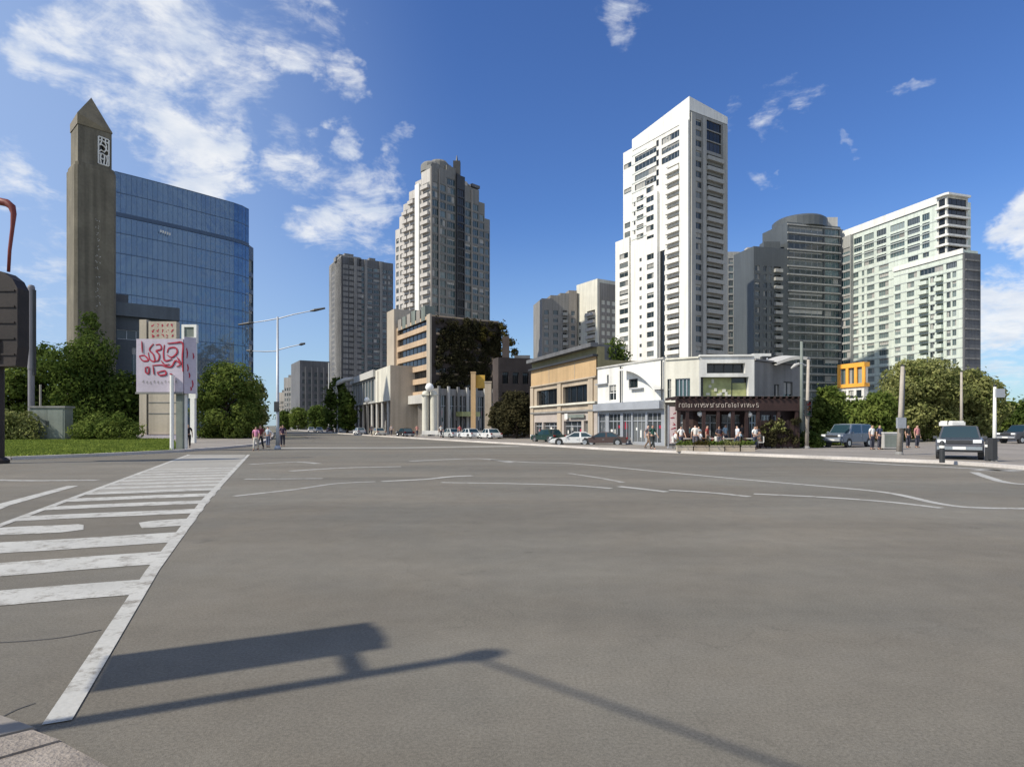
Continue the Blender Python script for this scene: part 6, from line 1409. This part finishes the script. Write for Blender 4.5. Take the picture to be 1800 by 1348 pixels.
# walkers on the pavement, left of the restaurant
q = gp(1147, 790.3, .12); person('person in a dark green shirt walking on the pavement before the white shop', q.x, q.y, .5, 'walk', (.03, .09, .07), (.025, .03, .03), z=.12)
q = gp(1139, 788.5, .12); person('person in grey with bare legs beside the one in dark green', q.x, q.y, .8, 'walk', (.25, .2, .2), (.2, .14, .1), z=.12, sk=2)

# ---------------------------------------------------------------- poles on the right
def pole(name, lab, x, yb, yt, r0, m_, lean=0., extra=None, cat='pole'):
    q = gp(x, yb, .12); H_ = zz(yt, q.y) - .12; t = thing(name, lab, cat, (q.x, q.y, .12))
    b = MB(); b.tube([(0, 0, 0), (lean * .5, 0, H_ * .5), (lean, 0, H_)], [r0 * 1.15, r0, r0 * .8], 12); b.build('shaft', M[m_], t, O0, smooth=True)
    b = MB(); b.lathe([(r0 * 1.9, 0), (r0 * 1.9, .06), (r0 * 1.3, .18)], O0, 12); b.build('base', M['grey_conc'], t, O0)
    b = MB(); b.lathe([(r0 * .82, 0), (r0 * .9, .05), (.02, .12)], (lean, 0, H_), 10); b.build('cap', M['dark_metal'], t, O0)
    return t, q.y, H_
t, d_, H_ = pole('traffic_signal', 'beige signal pole with a dark signal box and lamp at the restaurant corner', 1418, 788, 632, .12, 'pole_beige', .12, cat='traffic signal')
z_ = zz(720, d_) - .12; b = MB(); b.box((-.22, -.34, z_ - .5), (.2, -.1, z_ + .65)); ob = b.build('signal_box', M['dark_metal'], t, O0)
for k, m_ in enumerate(('redlight', 'amber', 'greenlens')): b = MB(); b.tube([(-.01, -.34, z_ + .42 - .36 * k), (-.01, -.37, z_ + .42 - .36 * k)], .12, 12); b.build('lens', M[m_], ob, O0); b = MB(); b.tube([(-.01, -.34, z_ + .47 - .36 * k), (-.01, -.52, z_ + .5 - .36 * k)], [.14, .12], 10, caps=False); b.build('visor', M['dark_metal'], ob, O0)
b = MB(); b.tube([(0, 0, H_ * .93), (-.4, 0, H_ * .96), (-.75, 0, H_ * .94)], .04, 6); o = b.build('bracket', M['grey_metal'], t, O0); b = MB(); b.tube([(-.55, 0, H_ * .955), (-.85, 0, H_ * .935), (-1.15, 0, H_ * .9)], [.08, .14, .06], 8); b.build('lamp_head', M['bandstone'], o, O0)
pole('utility_pole', 'dark green grey pole standing just left of the beige signal pole', 1409, 785, 600, .13, 'cabinet')
t, d_, H_ = pole('utility_pole', 'thick weathered pole in front of the big green tree', 1580, 799, 644, .12, 'pole_beige', .22)
b = MB(); b.tube([(.18, 0, 0), (.33, 0, H_ * .96)], .05, 8); b.build('cable_duct', M['grey_conc'], t, O0); b = MB(); b.box((-.28, -.36, H_ * .3), (.2, -.19, H_ * .42)); b.build('meter_box', M['grey_metal'], t, O0)
pole('utility_pole', 'slim pale pole rising behind the parked four wheel drive', 1690, 778, 654, .12, 'pole_beige')
t, d_, H_ = pole('utility_pole', 'white pole at the right edge, nearest to the road', 1748, 811, 680, .075, 'white', .02)
b = MB(); b.box((-.2, -.16, .1), (.02, .16, 1.1)); b.build('control_box', M['dark_metal'], t, O0); b = MB(); b.box((-.06, -.2, H_ - .5), (.34, -.12, H_ - .1)); b.build('small_plate', M['grey_metal'], t, O0)
for x_, lab in ((1656, 'short dark bollard left of the four wheel drive'), (1736, 'short dark bollard right of the four wheel drive'), (1742.5, 'dark bollard beside the white pole at the right edge')):
    q = gp(x_, 813 if x_ < 1700 else 810, .12); t = thing('bollard', lab, 'bollard', (q.x, q.y, .12), group='bollards at the car park entrance'); b = MB(); b.lathe([(.11, 0), (.1, .85), (.08, .95), (.02, 1.0)], O0, 12); b.build('shaft', M['dark_metal'], t, O0); b = MB(); b.lathe([(.112, .66), (.11, .78)], O0, 12); b.build('reflective_band', M['white'], t, O0)

# ---------------------------------------------------------------- trees on the right
tree('broadleaf_tree', 'slender green tree between the restaurant and the blue grey van', 1456, 678, 56, 66, n=7500, size=.15, mt='leaf_mid', seed=81, low=.12)
tree('broadleaf_tree', 'large olive tree behind the thick weathered pole', 1612, 632, 66, 150, n=21000, size=.18, mt='leaf_olive', seed=82, low=.14)
tree('broadleaf_tree', 'yellowish round tree right of the large olive tree', 1700, 650, 68, 125, n=17000, size=.18, mt='leaf_olive', seed=83, low=.14)
tree('broadleaf_tree', 'lower green tree left of the large olive tree', 1545, 690, 62, 72, n=7000, size=.17, mt='leaf_mid', seed=84, low=.16)
tree('broadleaf_tree', 'dark tree behind the white pole at the right edge', 1768, 706, 84, 66, n=4000, size=.3, mt='leaf_mid', seed=85, low=.1)
tree('broadleaf_tree', 'dark green tree at the very right edge', 1822, 702, 80, 80, n=4000, size=.3, mt='leaf_dark', seed=86, low=.1)
tree('broadleaf_tree', 'dark tree filling the gap below the two olive trees', 1655, 694, 78, 150, n=6500, size=.3, mt='leaf_dark', seed=87, low=.05)
tree('broadleaf_tree', 'shaded tree behind the blue grey van', 1505, 704, 74, 90, n=4800, size=.28, mt='leaf_mid', seed=88, low=.05)
for x0_, x1_, s, lab in ((1530, 1600, 91, 'low dark hedge behind the white utility box'), (1600, 1662, 92, 'low dark hedge left of the four wheel drive'), (1735, 1830, 93, 'low dark hedge along the right edge of the car park')):
    bush(lab, x0_, x1_, 752, 76, 1900, .2, 'leaf_dark', s)

# ---------------------------------------------------------------- vehicles
q = gp(1503, 786, .12); car('parked_van', 'blue grey van parked under the slender green tree', q.x, q.y + 1.0, R(212), SUV[0], ((-2.2, 1.25, 1.06), (-2.0, .75, 1.78)), 1.8, paintm((.17, .2, .25)), 'van', z=.12)
q = gp(1697, 808.5, .12); car('parked_four_wheel_drive', 'silver and dark four wheel drive facing the road at the car park entrance', q.x + 1.2, q.y + 2.0, R(-127), SUV[0], ((-2.15, 1.05, 1.0), (-1.7, .5, 1.66)), 1.92, paintm((.085, .088, .1), .2), 'four wheel drive', z=.12, rack=True, wr=.38)
p = Vector((q.x + 1.15, q.y + 2.5)); t = thing('luggage_box', 'white luggage box strapped on the roof of the four wheel drive', 'box', (p.x, p.y, .12 + 1.668)); b = MB(); b.box((-.34, -.5, .0), (.34, .5, .2)); b.box((-.3, -.45, .2), (.3, .45, .26)); b.build('shell', M['white'], t, O0); b = MB(); b.box((-.35, -.2, .05), (.35, -.14, .275)); b.build('strap', M['dark_metal'], t, O0)
q = gp(1563, 790, .12); t = thing('utility_box', 'pale utility box beside the thick weathered pole', 'box', (q.x, q.y, .12)); b = MB(); b.box((-.58, -.35, .1), (.58, .35, 1.15)); b.build('body', M['bandstone'], t, O0); b = MB(); b.box((-.62, -.39, 1.15), (.62, .39, 1.22)); b.build('lid', M['white'], t, O0); b = MB(); b.box((-.5, -.3, 0), (.5, .3, .1)); b.build('plinth', M['grey_conc'], t, O0); b = MB(); b.box((-.52, -.375, .2), (.52, -.352, 1.05)); b.build('door', M['cabinet'], t, O0)
for x_, lab, sh_ in ((1533, 'person in white standing right of the blue grey van', (.7, .7, .68)), (1546, 'person in dark navy left of the pale utility box', (.04, .05, .1)), (1596, 'person in black right of the thick weathered pole', (.03, .03, .03)), (1612, 'person in rose shirt by the hedge right of the weathered pole', (.5, .22, .22))):
    q = gp(x_, 790 if x_ < 1590 else 787, .12); person(lab, q.x, q.y, .3, 'stand', sh_, (.06, .06, .08), z=.12, group='people on the pavement near the car park')
q = gp(1012, 783.2); car('sports_car', 'white low sports car parked in front of the tan shop building', q.x, q.y, R(172), *COUPE, 1.82, paintm((.75, .75, .73)), wr=.31)
q = gp(1044, 785); car('parked_car', 'dark brown car just behind the white sports car', q.x + 1.0, q.y + 2.2, R(168), *COUPE, 1.74, paintm((.09, .06, .055)))
q = gp(964, 778.5); car('parked_car', 'dark green car parked left of the white sports car', q.x, q.y, R(120), *SEDAN, 1.74, paintm((.02, .05, .045)))
q = gp(861, 772.5); car('parked_car', 'white car parked below the thick tan pillar', q.x, q.y, R(115), *SEDAN, 1.74, paintm((.75, .75, .73)))
q = gp(825, 771.5); car('parked_car', 'white car parked before the grey glazed pavilion', q.x, q.y, R(120), *SEDAN, 1.74, paintm((.72, .74, .74)))
q = gp(793, 770.5); car('parked_car', 'pale silver car before the left end of the grey pavilion', q.x, q.y, R(120), *SEDAN, 1.74, paintm((.55, .56, .55)))
q = gp(712, 768); car('parked_car', 'black car parked before the banded office block', q.x, q.y, R(118), *SEDAN, 1.74, paintm((.02, .02, .022)))
q = gp(665, 766); car('parked_car', 'beige car parked along the gallery', q.x, q.y, R(118), *SEDAN, 1.74, paintm((.5, .45, .36)))
q = gp(632, 763.8); car('parked_car', 'silver car parked by the far end of the gallery', q.x, q.y, R(118), *SEDAN, 1.74, paintm((.5, .5, .5)))
for x_, y_, c_, lab in ((547, 759, (.75, .75, .73), 'white car driving far down the side street, left one of two'), (561, 759.5, (.7, .72, .74), 'white car driving far down the side street, right one of two'), (604, 761.5, (.6, .6, .62), 'pale car waiting by the dark street tree'), (580, 760.5, (.3, .04, .04), 'red car far down the side street')):
    q = gp(x_, y_); car('distant_car', lab, q.x, q.y, R(-70), *(SEDAN if x_ != 604 else SUV), 1.74, paintm(c_), group='') if False else car('distant_car', lab, q.x, q.y, R(-70), *(SEDAN if x_ != 604 else SUV), 1.74, paintm(c_))
q = gp(1799, 779, .12); car('parked_car', 'dark car with pale bumper parked at the right edge before the dark hedge', q.x, q.y, R(195), *SUV, 1.8, paintm((.07, .075, .085)), z=.12)
# pedestrians along the shops
for x_, y_, sh_, lab in ((688, 766, (.6, .5, .45), 'person in beige before the end pier of the office block'), (733, 767.5, (.65, .3, .25), 'person in coral red beside the shop window of the office block'), (775, 769, (.7, .7, .66), 'person in white right of the cream columns'), (808, 769.5, (.5, .12, .12), 'person in red before the grey glazed pavilion'), (653, 765, (.1, .1, .12), 'person in black along the gallery columns')):
    q = gp(x_, y_, .12); person(lab, q.x, q.y, .6, 'walk', sh_, (.05, .05, .07), z=.12, group='people walking along the far shops')
# white market parasol and stall cloth on the far corner
p = ap(757, 96); t = thing('flower_stall', 'white topped stall table at the foot of the cream columns', 'stall', (p.x, p.y, .12)); b = MB(); b.box((-1.3, -.5, .8), (1.3, .5, .88)); b.box((-1.3, -.53, .3), (1.3, -.5, .86)); b.build('tabletop', M['white'], t, O0)
for sx in (-1.2, 1.2):
    for sy in (-.42, .42): b = MB(); b.tube([(sx, sy, 0), (sx, sy, .8)], .04, 6); b.build('leg', M['grey_metal'], t, O0)
p0 = ap(772, 98.4); p1 = ap(855, 101); t = thing('low_wall', 'low pale wall running along the front of the grey pavilion', 'wall', (p0.x, p0.y, .12)); dvec = p1 - p0; u_ = dvec.normalized(); n = Vector((u_.y, -u_.x)); L_ = dvec.length
b = MB(); b.prism([Vector((0, 0)), u_ * L_, u_ * L_ - n * .3, -n * .3], 0, .75); b.build('wall', M['cream_wall'], t, O0); b = MB(); b.prism([n * .06 - u_ * .06, u_ * (L_ + .06) + n * .06, u_ * (L_ + .06) - n * .36, -n * .36 - u_ * .06], .752, .87, bottom=True); b.build('coping', M['bandstone'], t, O0)

# ================================================================ SIGNAL POLE BESIDE THE CAMERA (its shadow falls across the road)
H_ = 5.2; tip = Vector((-.22, 4.8)); base = tip + Vector((SH.x, SH.y)) * (H_ / math.tan(SUN_EL)); t = thing('traffic_signal', 'near signal pole with a large signal head, casting its shadow across the road', 'traffic signal', (base.x, base.y, .02))
nd = Vector((-.409, .913)); hd = nd * .81; ang = math.atan2(nd.y, nd.x)
b = MB(); b.tube([(0, 0, 0), (0, 0, H_)], [.085, .065], 12); b.lathe([(.18, 0), (.18, .08), (.1, .2)], O0, 12); b.build('pole', M['grey_metal'], t, O0)
b = MB(); b.lathe([(.1, -.16), (.12, 0), (.08, .08)], (0, 0, H_), 10); b.build('pole_cap', M['dark_metal'], t, O0)
Mh = Matrix.Translation((hd.x, hd.y, 0)) @ Matrix.Rotation(ang, 4, 'Z')
b = MB(); b.box((-.36, -.05, 2.8), (.36, .05, 4.55), M=Mh); b.box((-.2, -.25, 2.95), (.2, .0495, 4.4), M=Mh); ob = b.build('signal_head', M['dark_metal'], t, O0)
for k, m_ in enumerate(('redlight', 'amber', 'greenlens')): b = MB(); c_ = Mh @ Vector((0, -.251, 4.15 - .48 * k)); c2 = Mh @ Vector((0, -.28, 4.15 - .48 * k)); b.tube([c_, c2], .16, 14); b.build('lens', M[m_], ob, O0)
b = MB(); b.tube([(0, 0, 4.3), (hd.x * .6, hd.y * .6, 4.3)], .06, 8); b.build('bracket', M['grey_metal'], t, O0)
far = Vector((11.5, -12.6)); wv = Vector((.8, -.6)); far = base + wv * 22
t2 = thing('utility_pole', 'span wire pole behind the camera position', 'pole', (far.x, far.y, 0)); b = MB(); b.tube([(0, 0, 0), (0, 0, 5.4)], [.12, .09], 10); b.build('shaft', M['pole_beige'], t2, O0); b = MB(); b.lathe([(.2, 0), (.2, .1), (.13, .2)], O0, 10); b.build('base', M['grey_conc'], t2, O0)
b = MB(); b.tube([(base.x + wv.x * 22 * k / 10, base.y + wv.y * 22 * k / 10, 5.1 - .5 * math.sin(math.pi * k / 10)) for k in range(11)], .022, 6); tag(b.build('span_wire', M['dark_metal']), 'dark span wire stretched from the near signal pole', 'wire')
